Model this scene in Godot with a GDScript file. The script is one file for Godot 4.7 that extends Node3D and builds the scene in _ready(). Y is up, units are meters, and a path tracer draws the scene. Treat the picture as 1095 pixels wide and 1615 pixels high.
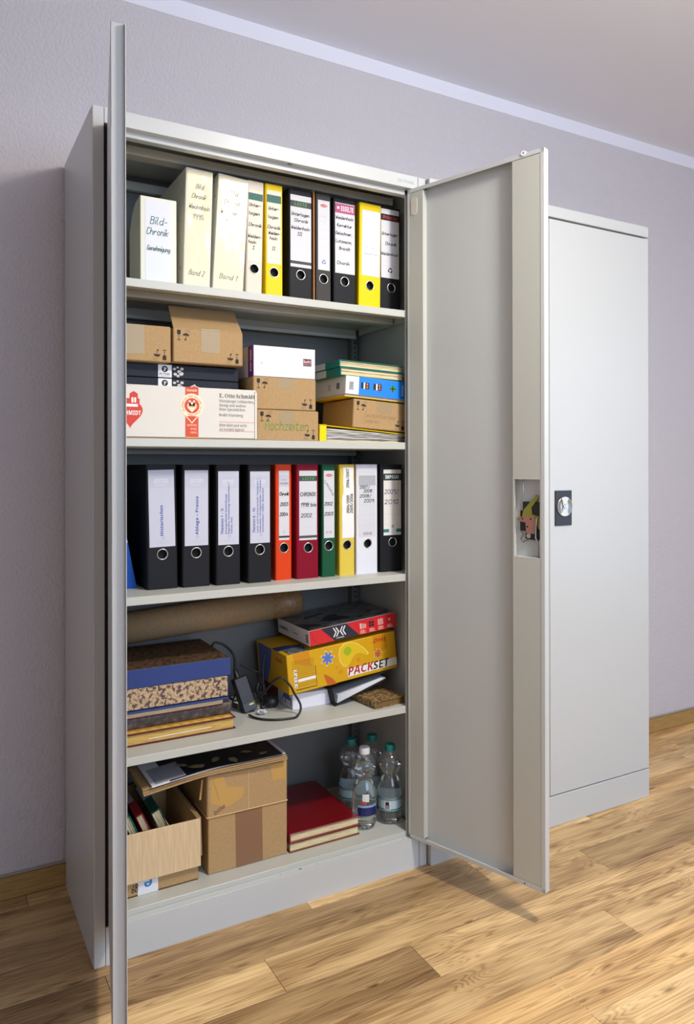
extends Node3D
# An office corner: an open grey steel cupboard full of folders and boxes, a second one beside it.

const SHELF_Y := [1.5737, 1.1999, 0.8276, 0.4538]
const FLOOR_PANEL_Y := 0.0997
const CAB_W := 0.913
const CAB_H := 1.95
const CAB_D := 0.392

var mats := {}
var taken := {}
var rng := RandomNumberGenerator.new()


# ------------------------------------------------------------------ mesh builder
class Mb:
	var st := SurfaceTool.new()
	var xf := Transform3D()

	func _init() -> void:
		st.begin(Mesh.PRIMITIVE_TRIANGLES)
		st.set_smooth_group(-1)

	func smooth(g: int) -> Mb:
		st.set_smooth_group(g)
		return self

	func at(t: Transform3D) -> Mb:
		xf = t
		return self

	func tri(a: Vector3, b: Vector3, c: Vector3) -> void:
		st.add_vertex(xf * a)
		st.add_vertex(xf * c)
		st.add_vertex(xf * b)

	func quad(a: Vector3, b: Vector3, c: Vector3, d: Vector3) -> void:
		tri(a, b, c)
		tri(a, c, d)

	func quad_uv(p: Array, t: Array) -> void:
		for i in [0, 2, 1, 0, 3, 2]:
			st.set_uv(t[i])
			st.add_vertex(xf * p[i])

	func box(lo: Vector3, hi: Vector3, bv := 0.0) -> Mb:
		var c := (lo + hi) * 0.5
		var e := (hi - lo).abs() * 0.5
		var b: float = minf(bv, minf(e.x, minf(e.y, e.z)) * 0.9)
		for ax in 3:
			var u := (ax + 1) % 3
			var v := (ax + 2) % 3
			for s in [-1.0, 1.0]:
				var pts := []
				for k in [[-1, -1], [1, -1], [1, 1], [-1, 1]]:
					var p := Vector3()
					p[ax] = s * e[ax]
					p[u] = k[0] * (e[u] - b)
					p[v] = k[1] * (e[v] - b)
					pts.append(c + p)
				if s < 0:
					pts.reverse()
				quad(pts[0], pts[1], pts[2], pts[3])
			if b > 0.0:
				for su in [-1.0, 1.0]:
					for sv in [-1.0, 1.0]:
						var q := []
						for k in [[-1.0, 0], [1.0, 0], [1.0, 1], [-1.0, 1]]:
							var p := Vector3()
							p[ax] = k[0] * (e[ax] - b)
							p[u] = su * (e[u] if k[1] == 0 else e[u] - b)
							p[v] = sv * (e[v] - b if k[1] == 0 else e[v])
							q.append(c + p)
						if su * sv > 0:
							quad(q[3], q[2], q[1], q[0])
							continue
						quad(q[0], q[1], q[2], q[3])
		if b > 0.0:
			for sx in [-1.0, 1.0]:
				for sy in [-1.0, 1.0]:
					for sz in [-1.0, 1.0]:
						var a := c + Vector3(sx * e.x, sy * (e.y - b), sz * (e.z - b))
						var d := c + Vector3(sx * (e.x - b), sy * e.y, sz * (e.z - b))
						var f := c + Vector3(sx * (e.x - b), sy * (e.y - b), sz * e.z)
						if sx * sy * sz > 0:
							tri(a, d, f)
						else:
							tri(a, f, d)
		return self

	# flat outline in x, y pushed from z0 to z1 (z1 > z0)
	func poly(pts: PackedVector2Array, z0: float, z1: float) -> Mb:
		var p := pts
		if Geometry2D.is_polygon_clockwise(p):
			p = p.duplicate()
			p.reverse()
		var ix := Geometry2D.triangulate_polygon(p)
		for i in range(0, ix.size(), 3):
			var a := p[ix[i]]
			var b := p[ix[i + 1]]
			var c := p[ix[i + 2]]
			if (b - a).cross(c - a) < 0:
				var t := b
				b = c
				c = t
			tri(Vector3(a.x, a.y, z1), Vector3(b.x, b.y, z1), Vector3(c.x, c.y, z1))
			tri(Vector3(a.x, a.y, z0), Vector3(c.x, c.y, z0), Vector3(b.x, b.y, z0))
		for i in p.size():
			var a := p[i]
			var b := p[(i + 1) % p.size()]
			quad(Vector3(a.x, a.y, z0), Vector3(b.x, b.y, z0), Vector3(b.x, b.y, z1), Vector3(a.x, a.y, z1))
		return self

	func disc(x: float, y: float, rx: float, ry: float, z0: float, z1: float, n := 24) -> Mb:
		var p := PackedVector2Array()
		for i in n:
			p.append(Vector2(x + rx * cos(TAU * i / n), y + ry * sin(TAU * i / n)))
		return poly(p, z0, z1)

	# profile of (radius, height) turned round y
	func lathe(prof: Array, n := 32) -> Mb:
		for j in prof.size() - 1:
			var a: Vector2 = prof[j]
			var b: Vector2 = prof[j + 1]
			for i in n:
				var t0 := TAU * i / n
				var t1 := TAU * (i + 1) / n
				var p0 := Vector3(a.x * cos(t0), a.y, -a.x * sin(t0))
				var p1 := Vector3(a.x * cos(t1), a.y, -a.x * sin(t1))
				var p2 := Vector3(b.x * cos(t1), b.y, -b.x * sin(t1))
				var p3 := Vector3(b.x * cos(t0), b.y, -b.x * sin(t0))
				if a.x > 1e-6:
					tri(p0, p1, p2)
				if b.x > 1e-6:
					tri(p0, p2, p3)
		return self

	# round bar along a list of points
	func tube(pts: Array, r: float, n := 10, caps := true) -> Mb:
		var rings := []
		var side := Vector3.UP
		for i in pts.size():
			var d: Vector3 = (pts[mini(i + 1, pts.size() - 1)] - pts[maxi(i - 1, 0)]).normalized()
			if absf(side.dot(d)) > 0.98:
				side = Vector3.RIGHT if absf(d.x) < 0.9 else Vector3.BACK
			side = (side - d * side.dot(d)).normalized()
			var up := d.cross(side)
			var ring := []
			for k in n:
				ring.append(pts[i] + side * r * cos(TAU * k / n) + up * r * sin(TAU * k / n))
			rings.append(ring)
		for i in pts.size() - 1:
			for k in n:
				var k2 := (k + 1) % n
				quad(rings[i][k], rings[i][k2], rings[i + 1][k2], rings[i + 1][k])
		if caps:
			for k in range(1, n - 1):
				tri(rings[0][0], rings[0][k + 1], rings[0][k])
				var e: Array = rings[-1]
				tri(e[0], e[k], e[k + 1])
		return self

	# front plate (facing +z at z1) with one round hole
	func plate_hole(x0: float, y0: float, x1: float, y1: float, hx: float, hy: float, r: float, z0: float, z1: float) -> Mb:
		var s := r * 1.25
		for q in [[x0, y0, x1, hy - s], [x0, hy + s, x1, y1], [x0, hy - s, hx - s, hy + s], [hx + s, hy - s, x1, hy + s]]:
			quad(Vector3(q[0], q[1], z1), Vector3(q[2], q[1], z1), Vector3(q[2], q[3], z1), Vector3(q[0], q[3], z1))
			quad(Vector3(q[0], q[3], z0), Vector3(q[2], q[3], z0), Vector3(q[2], q[1], z0), Vector3(q[0], q[1], z0))
		var n := 32
		for i in n:
			var a := TAU * i / n
			var b := TAU * (i + 1) / n
			var ca := Vector2(cos(a), sin(a))
			var cb := Vector2(cos(b), sin(b))
			var qa := ca * s / maxf(absf(ca.x), absf(ca.y))
			var qb := cb * s / maxf(absf(cb.x), absf(cb.y))
			quad(Vector3(hx + ca.x * r, hy + ca.y * r, z1), Vector3(hx + qa.x, hy + qa.y, z1), Vector3(hx + qb.x, hy + qb.y, z1), Vector3(hx + cb.x * r, hy + cb.y * r, z1))
			quad(Vector3(hx + cb.x * r, hy + cb.y * r, z0), Vector3(hx + qb.x, hy + qb.y, z0), Vector3(hx + qa.x, hy + qa.y, z0), Vector3(hx + ca.x * r, hy + ca.y * r, z0))
			quad(Vector3(hx + ca.x * r, hy + ca.y * r, z1), Vector3(hx + cb.x * r, hy + cb.y * r, z1), Vector3(hx + cb.x * r, hy + cb.y * r, z0), Vector3(hx + ca.x * r, hy + ca.y * r, z0))
		quad(Vector3(x0, y0, z0), Vector3(x0, y0, z1), Vector3(x0, y1, z1), Vector3(x0, y1, z0))
		quad(Vector3(x1, y0, z1), Vector3(x1, y0, z0), Vector3(x1, y1, z0), Vector3(x1, y1, z1))
		quad(Vector3(x0, y1, z1), Vector3(x1, y1, z1), Vector3(x1, y1, z0), Vector3(x0, y1, z0))
		quad(Vector3(x0, y0, z0), Vector3(x1, y0, z0), Vector3(x1, y0, z1), Vector3(x0, y0, z1))
		return self

	func done() -> ArrayMesh:
		st.generate_normals()
		return st.commit()


# ------------------------------------------------------------------ naming and tagging
func numbered(called: String) -> String:
	var n: int = taken.get(called, 0)
	taken[called] = n + 1
	return called if n == 0 else "%s_%03d" % [called, n]


func thing(called: String, label: String, category: String, at := Vector3.ZERO, group := "") -> Node3D:
	var o := Node3D.new()
	o.name = numbered(called)
	o.position = at
	add_child(o, true)
	o.set_meta("label", label)
	o.set_meta("category", category)
	if group:
		o.set_meta("group", group)
	return o


func part(called: String, b, m: Material, parent: Node3D, label := "") -> MeshInstance3D:
	var o := MeshInstance3D.new()
	o.name = called
	o.mesh = b.done() if b is Mb else b
	o.material_override = m
	parent.add_child(o, true)
	if label:
		o.set_meta("label", label)
	return o


func struct(called: String, b, m: Material) -> MeshInstance3D:
	var o := part(called, b, m, self)
	o.set_meta("kind", "structure")
	return o


# ------------------------------------------------------------------ materials
func M(key: String, c := Color.WHITE, rough := 0.6, metal := 0.0) -> StandardMaterial3D:
	if mats.has(key):
		return mats[key]
	var m := StandardMaterial3D.new()
	m.resource_name = key
	m.albedo_color = c
	m.roughness = rough
	m.metallic = metal
	if key.ends_with(" board"):
		m.metallic_specular = 0.3
	mats[key] = m
	return m


func C(r: int, g: int, b: int) -> Color:
	return Color8(r, g, b)


func noise_tex(freq: float, ramp: Array, size := 512, sd := 1, oct := 4, kind := FastNoiseLite.TYPE_SIMPLEX_SMOOTH, warp := 0.0) -> NoiseTexture2D:
	var f := FastNoiseLite.new()
	f.seed = sd
	f.noise_type = kind
	f.frequency = freq
	f.fractal_octaves = oct
	if warp > 0.0:
		f.domain_warp_enabled = true
		f.domain_warp_amplitude = warp
		f.domain_warp_frequency = freq
	var t := NoiseTexture2D.new()
	t.width = size
	t.height = size
	t.seamless = true
	t.noise = f
	if ramp.size():
		var g := Gradient.new()
		g.offsets = PackedFloat32Array(ramp.map(func(x): return x[0]))
		g.colors = PackedColorArray(ramp.map(func(x): return x[1]))
		t.color_ramp = g
	return t


func textured(key: String, tex: Texture2D, rough: float, sc: Vector3, tint := Color.WHITE, world := false) -> StandardMaterial3D:
	if mats.has(key):
		return mats[key]
	var m := M(key, tint, rough)
	m.albedo_texture = tex
	m.uv1_triplanar = true
	m.uv1_world_triplanar = world
	m.uv1_scale = sc
	return m


func bump(m: StandardMaterial3D, tex: Texture2D, cm: float) -> StandardMaterial3D:
	m.heightmap_enabled = true
	m.heightmap_texture = tex
	m.heightmap_scale = cm
	return m


# ------------------------------------------------------------------ lettering
const G := {
	"a": "46261513223244 464352", "b": "1912 14264654422213", "c": "4536261513223243", "d": "46261513223244 4942", "e": "14444536261513223243",
	"f": "49392822 1646", "g": "46261513223244 46413010", "h": "1912 1426364542", "i": "1612 1819", "j": "2621101 1 2829", "k": "1912 4614 2442", "l": "191322",
	"m": "1612 15263532 35465552", "n": "1612 1526364542", "o": "261513223243453626", "p": "1610 1526364543322213", "r": "1612 14253645",
	"s": "4536261543322213", "t": "28233242 1646", "u": "1613223243 4642", "v": "162246", "w": "1622354256", "z": "16461242", "ä": "46261513223244 464352 1819 3839",
	"A": "123942 1535", "B": "1912 193948473616 3645433212", "C": "4839291814132232 3243", "E": "49191242 1535", "G": "48392918132232434535", "H": "1912 4942 1545",
	"I": "2922 1939 1232", "K": "1912 4915 2542", "L": "191242", "N": "12194249", "O": "291813223243483929", "R": "1912 1939484736 1636 3642",
	"S": "4839291817364543322213", "T": "1959 3932", "U": "191322324349", "V": "192249", "W": "1922364259", "0": "291813223243483929", "1": "172922",
	"2": "18293948471242", "3": "194926 264543322213", "4": "391454 4742", "5": "49191636454332 2213", "6": "391413223243443514", "7": "194922",
	"8": "26171829394847261513223243453626", "9": "46261718293948474232", "-": "1535", "/": "4911", ",": "2211", ".": "2122", ":": "2223 2627", "'": "2927", "–": "1555"}


func strokes(text: String) -> Array:
	var out := []
	var x := 0.0
	for ch in text:
		if ch == " ":
			x += 3.0
			continue
		var wide := 0.0
		for run in String(G.get(ch, "1545")).split(" ", false):
			var line := []
			for k in range(0, run.length() - 1, 2):
				var px := float(run[k].to_int()) - 1.0
				wide = maxf(wide, px)
				line.append(Vector2(x + px, float(run[k + 1].to_int()) - 2.0))
			out.append(line)
		x += wide + 1.5
	out.append(x - 1.5)
	return out


# handwriting: pen strokes at z, baseline starting at (x, y), capital height h, squeezed to width w when w > 0
func hand(b: Mb, text: String, x: float, y: float, h: float, w := 0.0, pen := 0.0006, slant := 0.12, z := 0.0006) -> void:
	var s := strokes(text)
	var wide: float = maxf(1.0, s.pop_back())
	var ky := h / 7.0
	var kx := w / wide if w > 0.0 else ky * 0.9
	for line in s:
		var pts := []
		for p in line:
			pts.append(Vector2(x + p.x * kx + p.y * ky * slant, y + p.y * ky + rng.randf_range(-0.12, 0.12) * ky))
		for i in pts.size() - 1:
			var d: Vector2 = (pts[i + 1] - pts[i])
			if d.length() < 1e-6:
				continue
			d = d.normalized() * pen * 0.5
			var n := Vector2(-d.y, d.x)
			var a: Vector2 = pts[i] - d * 0.8
			var e: Vector2 = pts[i + 1] + d * 0.8
			b.quad(Vector3(a.x - n.x, a.y - n.y, z), Vector3(e.x - n.x, e.y - n.y, z), Vector3(e.x + n.x, e.y + n.y, z), Vector3(a.x + n.x, a.y + n.y, z))


# printed type: height h of a capital, squeezed to w when w > 0, turned by rot about its start
func print_type(b: Mb, text: String, x: float, y: float, h: float, w := 0.0, font := "Droid Sans", bold := false, rot := 0.0, slant := 0.0, z := 0.0006) -> void:
	var f := SystemFont.new()
	f.font_names = PackedStringArray([font])
	if bold:
		f.font_weight = 700
	var t := TextMesh.new()
	t.font = f
	t.font_size = 24
	t.pixel_size = 0.01
	t.curve_step = 2.0
	t.depth = 0.004
	t.horizontal_alignment = HORIZONTAL_ALIGNMENT_LEFT
	t.vertical_alignment = VERTICAL_ALIGNMENT_BOTTOM
	t.text = text
	var box := t.get_aabb()
	var cap := TextMesh.new()
	cap.font = f
	cap.font_size = 24
	cap.pixel_size = 0.01
	cap.text = "H"
	cap.vertical_alignment = VERTICAL_ALIGNMENT_BOTTOM
	var cb := cap.get_aabb()
	var k := h / cb.size.y
	var kx := w / box.size.x if w > 0.0 else k
	var inner := Transform3D(Basis(Vector3(kx, 0, 0), Vector3(slant * k, k, 0), Vector3(0, 0, 0.02)), Vector3.ZERO) * Transform3D(Basis(), Vector3(-box.position.x, -cb.position.y, 0))
	var place := b.xf * Transform3D(Basis(Vector3.BACK, rot), Vector3(x, y, z)) * inner
	var arrays := t.get_mesh_arrays()
	var verts: PackedVector3Array = arrays[Mesh.ARRAY_VERTEX]
	for i in arrays[Mesh.ARRAY_INDEX]:
		b.st.add_vertex(place * verts[i])


func paper_at(called: String, parent: Node3D, x: float, y: float, w: float, h: float, z: float, m: Material, t := 0.0004) -> MeshInstance3D:
	var o := part(called, Mb.new().box(Vector3(0, 0, -0.0003), Vector3(w, h, t)), m, parent)
	o.position = Vector3(x, y, z)
	return o


func band(b: Mb, x0: float, y0: float, x1: float, y1: float, z := 0.0004, t := 0.00015) -> void:
	b.box(Vector3(x0, y0, z - 0.0002), Vector3(x1, y1, z + t))


# ------------------------------------------------------------------ setting
func _ready() -> void:
	rng.seed = 7
	camera_and_light()
	make_materials()
	room()
	open_cabinet()
	closed_cabinet()
	top_shelf()
	second_shelf()
	third_shelf()
	fourth_shelf()
	floor_of_cabinet()


func camera_and_light() -> void:
	var cam := Camera3D.new()
	cam.name = "camera"
	add_child(cam)
	var f := 1184.827
	cam.projection = Camera3D.PROJECTION_FRUSTUM
	cam.near = 0.05
	cam.far = 30.0
	cam.size = 1615.0 / f * cam.near
	cam.frustum_offset = Vector2(0.0, -(807.5 - 735.26) / f * cam.near)
	cam.position = Vector3(-0.3252, 1.1332, 1.7553)
	cam.rotation = Vector3(0.0, -0.5094, 0.0)
	cam.rotate_object_local(Vector3.BACK, -0.0019)
	cam.current = true

	var env := Environment.new()
	env.background_mode = Environment.BG_COLOR
	env.background_color = Color(0.75, 0.86, 1.0)
	env.background_energy_multiplier = 1.0
	env.tonemap_mode = Environment.TONE_MAPPER_LINEAR
	env.tonemap_exposure = 1.0
	env.sdfgi_enabled = true
	env.ssao_enabled = true
	env.ssil_enabled = true
	var we := WorldEnvironment.new()
	we.name = "surroundings"
	we.environment = env
	add_child(we)

	# daylight through the window in the right-hand wall, and fill from an added unseen window behind the camera
	area("window_daylight", Vector3(4.15, 1.15, 2.9), Vector2(1.9, 1.9), Vector3(-1, 0, 0), DAYLIGHT, 3.2)
	area("added_front_fill", Vector3(0.9, 1.7, 4.1), Vector2(2.4, 1.3), Vector3(0, 0, -1), DAYLIGHT, 5.6)


func area(called: String, at: Vector3, size: Vector2, towards: Vector3, c: Color, e: float) -> AreaLight3D:
	var l := AreaLight3D.new()
	l.name = called
	l.area_size = size
	l.light_color = c
	l.light_energy = e
	l.area_normalize_energy = true
	l.area_range = 12.0
	l.area_attenuation = 2.0
	l.shadow_enabled = true
	add_child(l)
	l.look_at_from_position(at, at + towards, Vector3.UP if absf(towards.y) < 0.9 else Vector3.BACK)
	return l


func make_materials() -> void:
	M("grey paint", C(187, 187, 177), 0.38)
	M("inner paint with shade", C(106, 106, 102), 0.45)  # same cabinet paint, darkened: the shade inside is put into the colour
	M("grey paint outside", C(193, 195, 192), 0.33)
	M("dark gap", C(22, 22, 22), 0.9)
	M("black plastic", C(24, 24, 26), 0.45)
	M("chrome", C(205, 203, 196), 0.22, 1.0)
	M("zinc", C(190, 188, 182), 0.35, 1.0)
	M("brass plate", C(150, 146, 66), 0.45, 0.6)
	M("pink zinc", C(170, 118, 104), 0.5, 0.4)
	M("white paper", C(214, 214, 216), 0.75)
	M("cream paper", C(232, 220, 196), 0.75)
	M("ink black", C(20, 20, 24), 0.7)
	M("ink green", C(18, 104, 66), 0.7)
	M("ink blue", C(34, 74, 150), 0.7)
	M("ink navy", C(24, 26, 92), 0.7)
	M("ink grey", C(130, 130, 136), 0.7)
	M("print red", C(200, 44, 30), 0.6)
	M("print white", C(236, 234, 228), 0.6)
	M("card symbols", C(42, 38, 34), 0.8)
	var card := noise_tex(0.06, [[0.0, C(183, 149, 106)], [0.5, C(190, 156, 112)], [1.0, C(198, 165, 121)]], 512, 3, 5)
	textured("cardboard", card, 0.85, Vector3(4, 4, 4), Color(0.91, 0.90, 0.86))
	textured("pale cardboard", card, 0.85, Vector3(4, 4, 4), Color(1.09, 1.09, 1.12))
	M("tape on card", C(158, 136, 96), 0.35)
	M("brown tape", C(134, 98, 70), 0.4)
	var pages := noise_tex(0.05, [[0.0, C(150, 130, 92)], [0.4, C(214, 196, 152)], [1.0, C(236, 222, 186)]], 256, 5, 3)
	textured("pages", pages, 0.85, Vector3(1.5, 60, 1.5))
	textured("upright pages", pages, 0.85, Vector3(60, 1.5, 1.5))
	textured("old pages", pages, 0.85, Vector3(1.5, 50, 1.5), Color(0.93, 0.82, 0.56))
	var dark := noise_tex(0.2, [[0.0, C(22, 22, 25)], [1.0, C(38, 38, 42)]], 256, 8, 3)
	textured("black board", dark, 0.55, Vector3(8, 8, 8))
	textured("grey marbled board", noise_tex(0.3, [[0.0, C(52, 50, 48)], [1.0, C(84, 80, 76)]], 256, 9, 3), 0.6, Vector3(6, 6, 6))
	var marble := noise_tex(0.02, [[0.0, C(50, 36, 44)], [0.36, C(96, 76, 72)], [0.46, C(172, 144, 108)], [0.62, C(206, 180, 140)], [0.8, C(150, 122, 92)], [1.0, C(220, 200, 164)]], 512, 12, 6, FastNoiseLite.TYPE_SIMPLEX_SMOOTH, 40.0)
	textured("marbled paper", marble, 0.6, Vector3(7, 7, 7))
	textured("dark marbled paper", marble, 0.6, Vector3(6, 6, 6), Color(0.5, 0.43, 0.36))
	var cloth := noise_tex(0.15, [[0.0, C(34, 50, 104)], [1.0, C(52, 70, 132)]], 256, 14, 3)
	textured("blue cloth", cloth, 0.8, Vector3(10, 10, 10))
	var leather := noise_tex(0.03, [[0.0, C(46, 38, 34)], [0.6, C(78, 68, 62)], [1.0, C(120, 108, 98)]], 256, 15, 5)
	textured("brown leather", leather, 0.5, Vector3(6, 6, 6))
	textured("old vellum", noise_tex(0.03, [[0.0, C(44, 30, 16)], [0.4, C(110, 84, 48)], [1.0, C(196, 166, 108)]], 256, 16, 5), 0.6, Vector3(9, 9, 9))
	textured("kraft tube", noise_tex(0.05, [[0.0, C(150, 122, 86)], [1.0, C(170, 142, 104)]], 256, 17, 4), 0.8, Vector3(6, 6, 6))
	var plaster := noise_tex(0.045, [], 512, 21, 4)
	var wall := M("wall paint", C(198, 193, 196), 0.9)
	wall.uv1_triplanar = true
	wall.uv1_world_triplanar = true
	wall.uv1_scale = Vector3(3.4, 2.6, 3.4)
	bump(wall, plaster, 0.18)
	M("ceiling paint", C(236, 235, 240), 0.9)
	M("white band", C(226, 226, 235), 0.9)
	textured("oak strip", noise_tex(0.04, [[0.0, C(150, 116, 62)], [1.0, C(182, 146, 88)]], 256, 23, 4), 0.55, Vector3(1.2, 14, 14), Color.WHITE, true)


# one sheet of wood print: grain from stretched noise, growth rings as contour lines, a few knots
func wood_image(w: int, h: int, sd: int) -> ImageTexture:
	var n := FastNoiseLite.new()
	n.seed = sd
	n.noise_type = FastNoiseLite.TYPE_SIMPLEX_SMOOTH
	n.frequency = 0.011
	n.fractal_octaves = 3
	var a := n.get_seamless_image(w / 13, h, false, false, 0.1, false)
	a.convert(Image.FORMAT_L8)
	a.resize(w, h, Image.INTERPOLATE_CUBIC)
	n.seed = sd + 1
	n.frequency = 0.12
	n.fractal_octaves = 4
	var fine := n.get_seamless_image(w / 32, h, false, false, 0.1, true)
	fine.convert(Image.FORMAT_L8)
	fine.resize(w, h, Image.INTERPOLATE_CUBIC)
	n.seed = sd + 2
	n.frequency = 0.008
	n.fractal_octaves = 3
	var tone := n.get_seamless_image(w / 5, h, false, false, 0.1, true)
	tone.convert(Image.FORMAT_L8)
	tone.resize(w, h, Image.INTERPOLATE_CUBIC)
	var pa := a.get_data()
	var pf := fine.get_data()
	var pt := tone.get_data()
	var r := RandomNumberGenerator.new()
	r.seed = sd
	var knots := []
	for i in 16:
		knots.append(Vector3(r.randf() * w, r.randf() * h, r.randf_range(9, 22)))
	var lut := PackedFloat32Array()
	for i in 4096:
		var s := sin(i / 4096.0 * 24.0 * TAU) * 0.5 + 0.5
		lut.append(pow(s, 2.2))
	var out := PackedByteArray()
	out.resize(w * h * 3)
	var warp := PackedFloat32Array()
	warp.resize(w * h)
	var mark := PackedFloat32Array()
	mark.resize(w * h)
	for k in knots:
		var rad: float = k.z
		for yy in range(-int(rad * 2.2), int(rad * 2.2)):
			for xx in range(-int(rad * 5), int(rad * 5)):
				var d := Vector2(xx / 2.6, yy).length() / rad
				if d < 2.0:
					var i := posmod(int(k.y) + yy, h) * w + posmod(int(k.x) + xx, w)
					warp[i] += exp(-d * d * 1.6) * 0.11
					mark[i] = maxf(mark[i], exp(-d * d * 9.0))
	for i in w * h:
		var v := pa[i] / 255.0 + warp[i]
		var ring := lut[int(v * 2400.0) & 4095]
		var g := pf[i] / 255.0
		var t := pt[i] / 255.0
		var k := 0.40 * ring * (0.3 + 0.7 * t) + 0.40 * (1.0 - g) + 0.62 * t + 0.6 * mark[i] - 0.33
		k = clampf(k, 0.0, 1.0)
		out[i * 3] = int(lerpf(238.0, 118.0, k))
		out[i * 3 + 1] = int(lerpf(202.0, 82.0, k))
		out[i * 3 + 2] = int(lerpf(144.0, 44.0, k))
	return ImageTexture.create_from_image(Image.create_from_data(w, h, false, Image.FORMAT_RGB8, out))


func room() -> void:
	var wall: Material = mats["wall paint"]
	var x0 := -1.8
	var x1 := 4.2
	var z0 := -0.4044
	var z1 := 4.2
	var top := 2.4995
	var slab := struct("floor", Mb.new().box(Vector3(x0 - 0.1, -0.15, z0 - 0.1), Vector3(x1 + 0.1, -0.004, z1 + 0.1)), M("underlay", C(120, 90, 60), 0.8))
	planks(slab, x0, x1, z0, z1)
	struct("ceiling", Mb.new().box(Vector3(x0 - 0.1, top, z0 - 0.1), Vector3(x1 + 0.1, top + 0.15, z1 + 0.1)), mats["ceiling paint"])
	struct("wall_back", Mb.new().box(Vector3(x0 - 0.1, -0.15, z0 - 0.12), Vector3(x1 + 0.1, top + 0.1, z0)), wall)
	struct("wall_left", Mb.new().box(Vector3(x0 - 0.12, -0.15, z0 - 0.1), Vector3(x0, top + 0.1, z1 + 0.1)), wall)
	# right wall with the window opening
	var b := Mb.new()
	var wz0 := 1.9
	var wz1 := 3.9
	var wy0 := 0.15
	var wy1 := 2.15
	b.box(Vector3(x1, -0.15, z0 - 0.1), Vector3(x1 + 0.2, top + 0.1, wz0))
	b.box(Vector3(x1, -0.15, wz1), Vector3(x1 + 0.2, top + 0.1, z1 + 0.1))
	b.box(Vector3(x1, -0.15, wz0), Vector3(x1 + 0.2, wy0, wz1))
	b.box(Vector3(x1, wy1, wz0), Vector3(x1 + 0.2, top + 0.1, wz1))
	struct("wall_right", b, wall)
	# front wall behind the camera with an added, unseen window for fill light
	b = Mb.new()
	var fx0 := -0.35
	var fx1 := 2.15
	b.box(Vector3(x0 - 0.1, -0.15, z1), Vector3(fx0, top + 0.1, z1 + 0.2))
	b.box(Vector3(fx1, -0.15, z1), Vector3(x1 + 0.1, top + 0.1, z1 + 0.2))
	wy0 = 1.0
	wy1 = 2.4
	b.box(Vector3(fx0, -0.15, z1), Vector3(fx1, wy0, z1 + 0.2))
	b.box(Vector3(fx0, wy1, z1), Vector3(fx1, top + 0.1, z1 + 0.2))
	struct("wall_front", b, wall)
	var glass := M("window glass", Color(1, 1, 1, 0.06), 0.02)
	glass.transparency = BaseMaterial3D.TRANSPARENCY_ALPHA
	var white := M("window frame paint", C(236, 236, 236), 0.4)
	for k in 2:
		var f := Mb.new()
		var lo := Vector3(x1 + 0.08, 0.15, wz0) if k == 0 else Vector3(fx0, wy0, z1 + 0.08)
		var hi := Vector3(x1 + 0.14, 2.15, wz1) if k == 0 else Vector3(fx1, wy1, z1 + 0.14)
		var ax := 2 if k == 0 else 0
		f.box(lo, Vector3(hi.x, lo.y + 0.06, hi.z), 0.004)
		f.box(Vector3(lo.x, hi.y - 0.06, lo.z), hi, 0.004)
		for s in [0.0, 0.5, 1.0]:
			var p := lo
			var q := hi
			var c: float = lerpf(lo[ax] + 0.03, hi[ax] - 0.03, s)
			p[ax] = c - 0.03
			q[ax] = c + 0.03
			f.box(p, q, 0.004)
		var frame := struct("window_%d" % (k + 1), f, white)  # the second one is added, unseen, to go with the fill light
		var p2 := (lo + hi) * 0.5
		var g0 := lo
		var g1 := hi
		g0[2 - ax] = p2[2 - ax] - 0.003
		g1[2 - ax] = p2[2 - ax] + 0.003
		part("pane", Mb.new().box(g0, g1), glass, frame)
	# painted white band under the ceiling, skirting
	struct("trim_1", Mb.new().box(Vector3(x0, 2.4484, z0), Vector3(x1, top, z0 + 0.0015)), mats["white band"])
	var oak: Material = mats["oak strip"]
	var sk := Mb.new().box(Vector3(x0, 0.0, z0), Vector3(x1, 0.058, z0 + 0.009), 0.001).box(Vector3(x0, 0.0, z0), Vector3(x1, 0.017, z0 + 0.011), 0.003)
	var base := struct("baseboard_back", sk, oak)
	part("top_edge", Mb.new().box(Vector3(x0, 0.058, z0), Vector3(x1, 0.0655, z0 + 0.0085), 0.003), M("pale edge", C(150, 138, 122), 0.6), base)
	# opal globe under the ceiling in front of the cupboards, above the frame
	var lp := LAMP_AT
	var lamp := thing("ceiling_lamp", "round opal glass ceiling lamp hanging in front of the cabinets", "lamp", Vector3(lp.x, top, lp.z))
	part("mount", Mb.new().smooth(0).lathe([Vector2(0.0, -0.03), Vector2(0.05, -0.03), Vector2(0.06, -0.02), Vector2(0.06, 0.0)], 32), white, lamp)
	var glow := M("lamp globe glow", C(250, 246, 236), 0.5)
	glow.emission_enabled = true
	glow.emission = LAMP_COLOR
	glow.emission_energy_multiplier = 2.0
	var gp := []
	for i in 25:
		var a := -PI / 2 + PI * i / 24.0
		gp.append(Vector2(0.11 * cos(a), 0.11 * sin(a) + lp.y - top))
	part("globe", Mb.new().smooth(0).lathe(gp, 32), glow, lamp)
	var o := OmniLight3D.new()
	o.name = "ceiling_lamp_light"
	o.position = lp
	o.light_size = 0.10
	o.light_color = LAMP_COLOR
	o.light_energy = LAMP
	o.omni_range = 12.0
	o.omni_attenuation = 2.0
	o.shadow_enabled = true
	add_child(o)
	area("ceiling_lamp_down_light", lp + Vector3(0, -0.125, 0), Vector2(0.2, 0.2), Vector3(0, -1, 0), LAMP_COLOR, LAMP_DOWN)


const LAMP_AT := Vector3(0.98, 2.36, 1.25)
const DAYLIGHT := Color(0.78, 0.87, 1.0)
const LAMP_COLOR := Color(1.0, 0.975, 0.94)
const LAMP := 0.8
const LAMP_DOWN := 2.8


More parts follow.
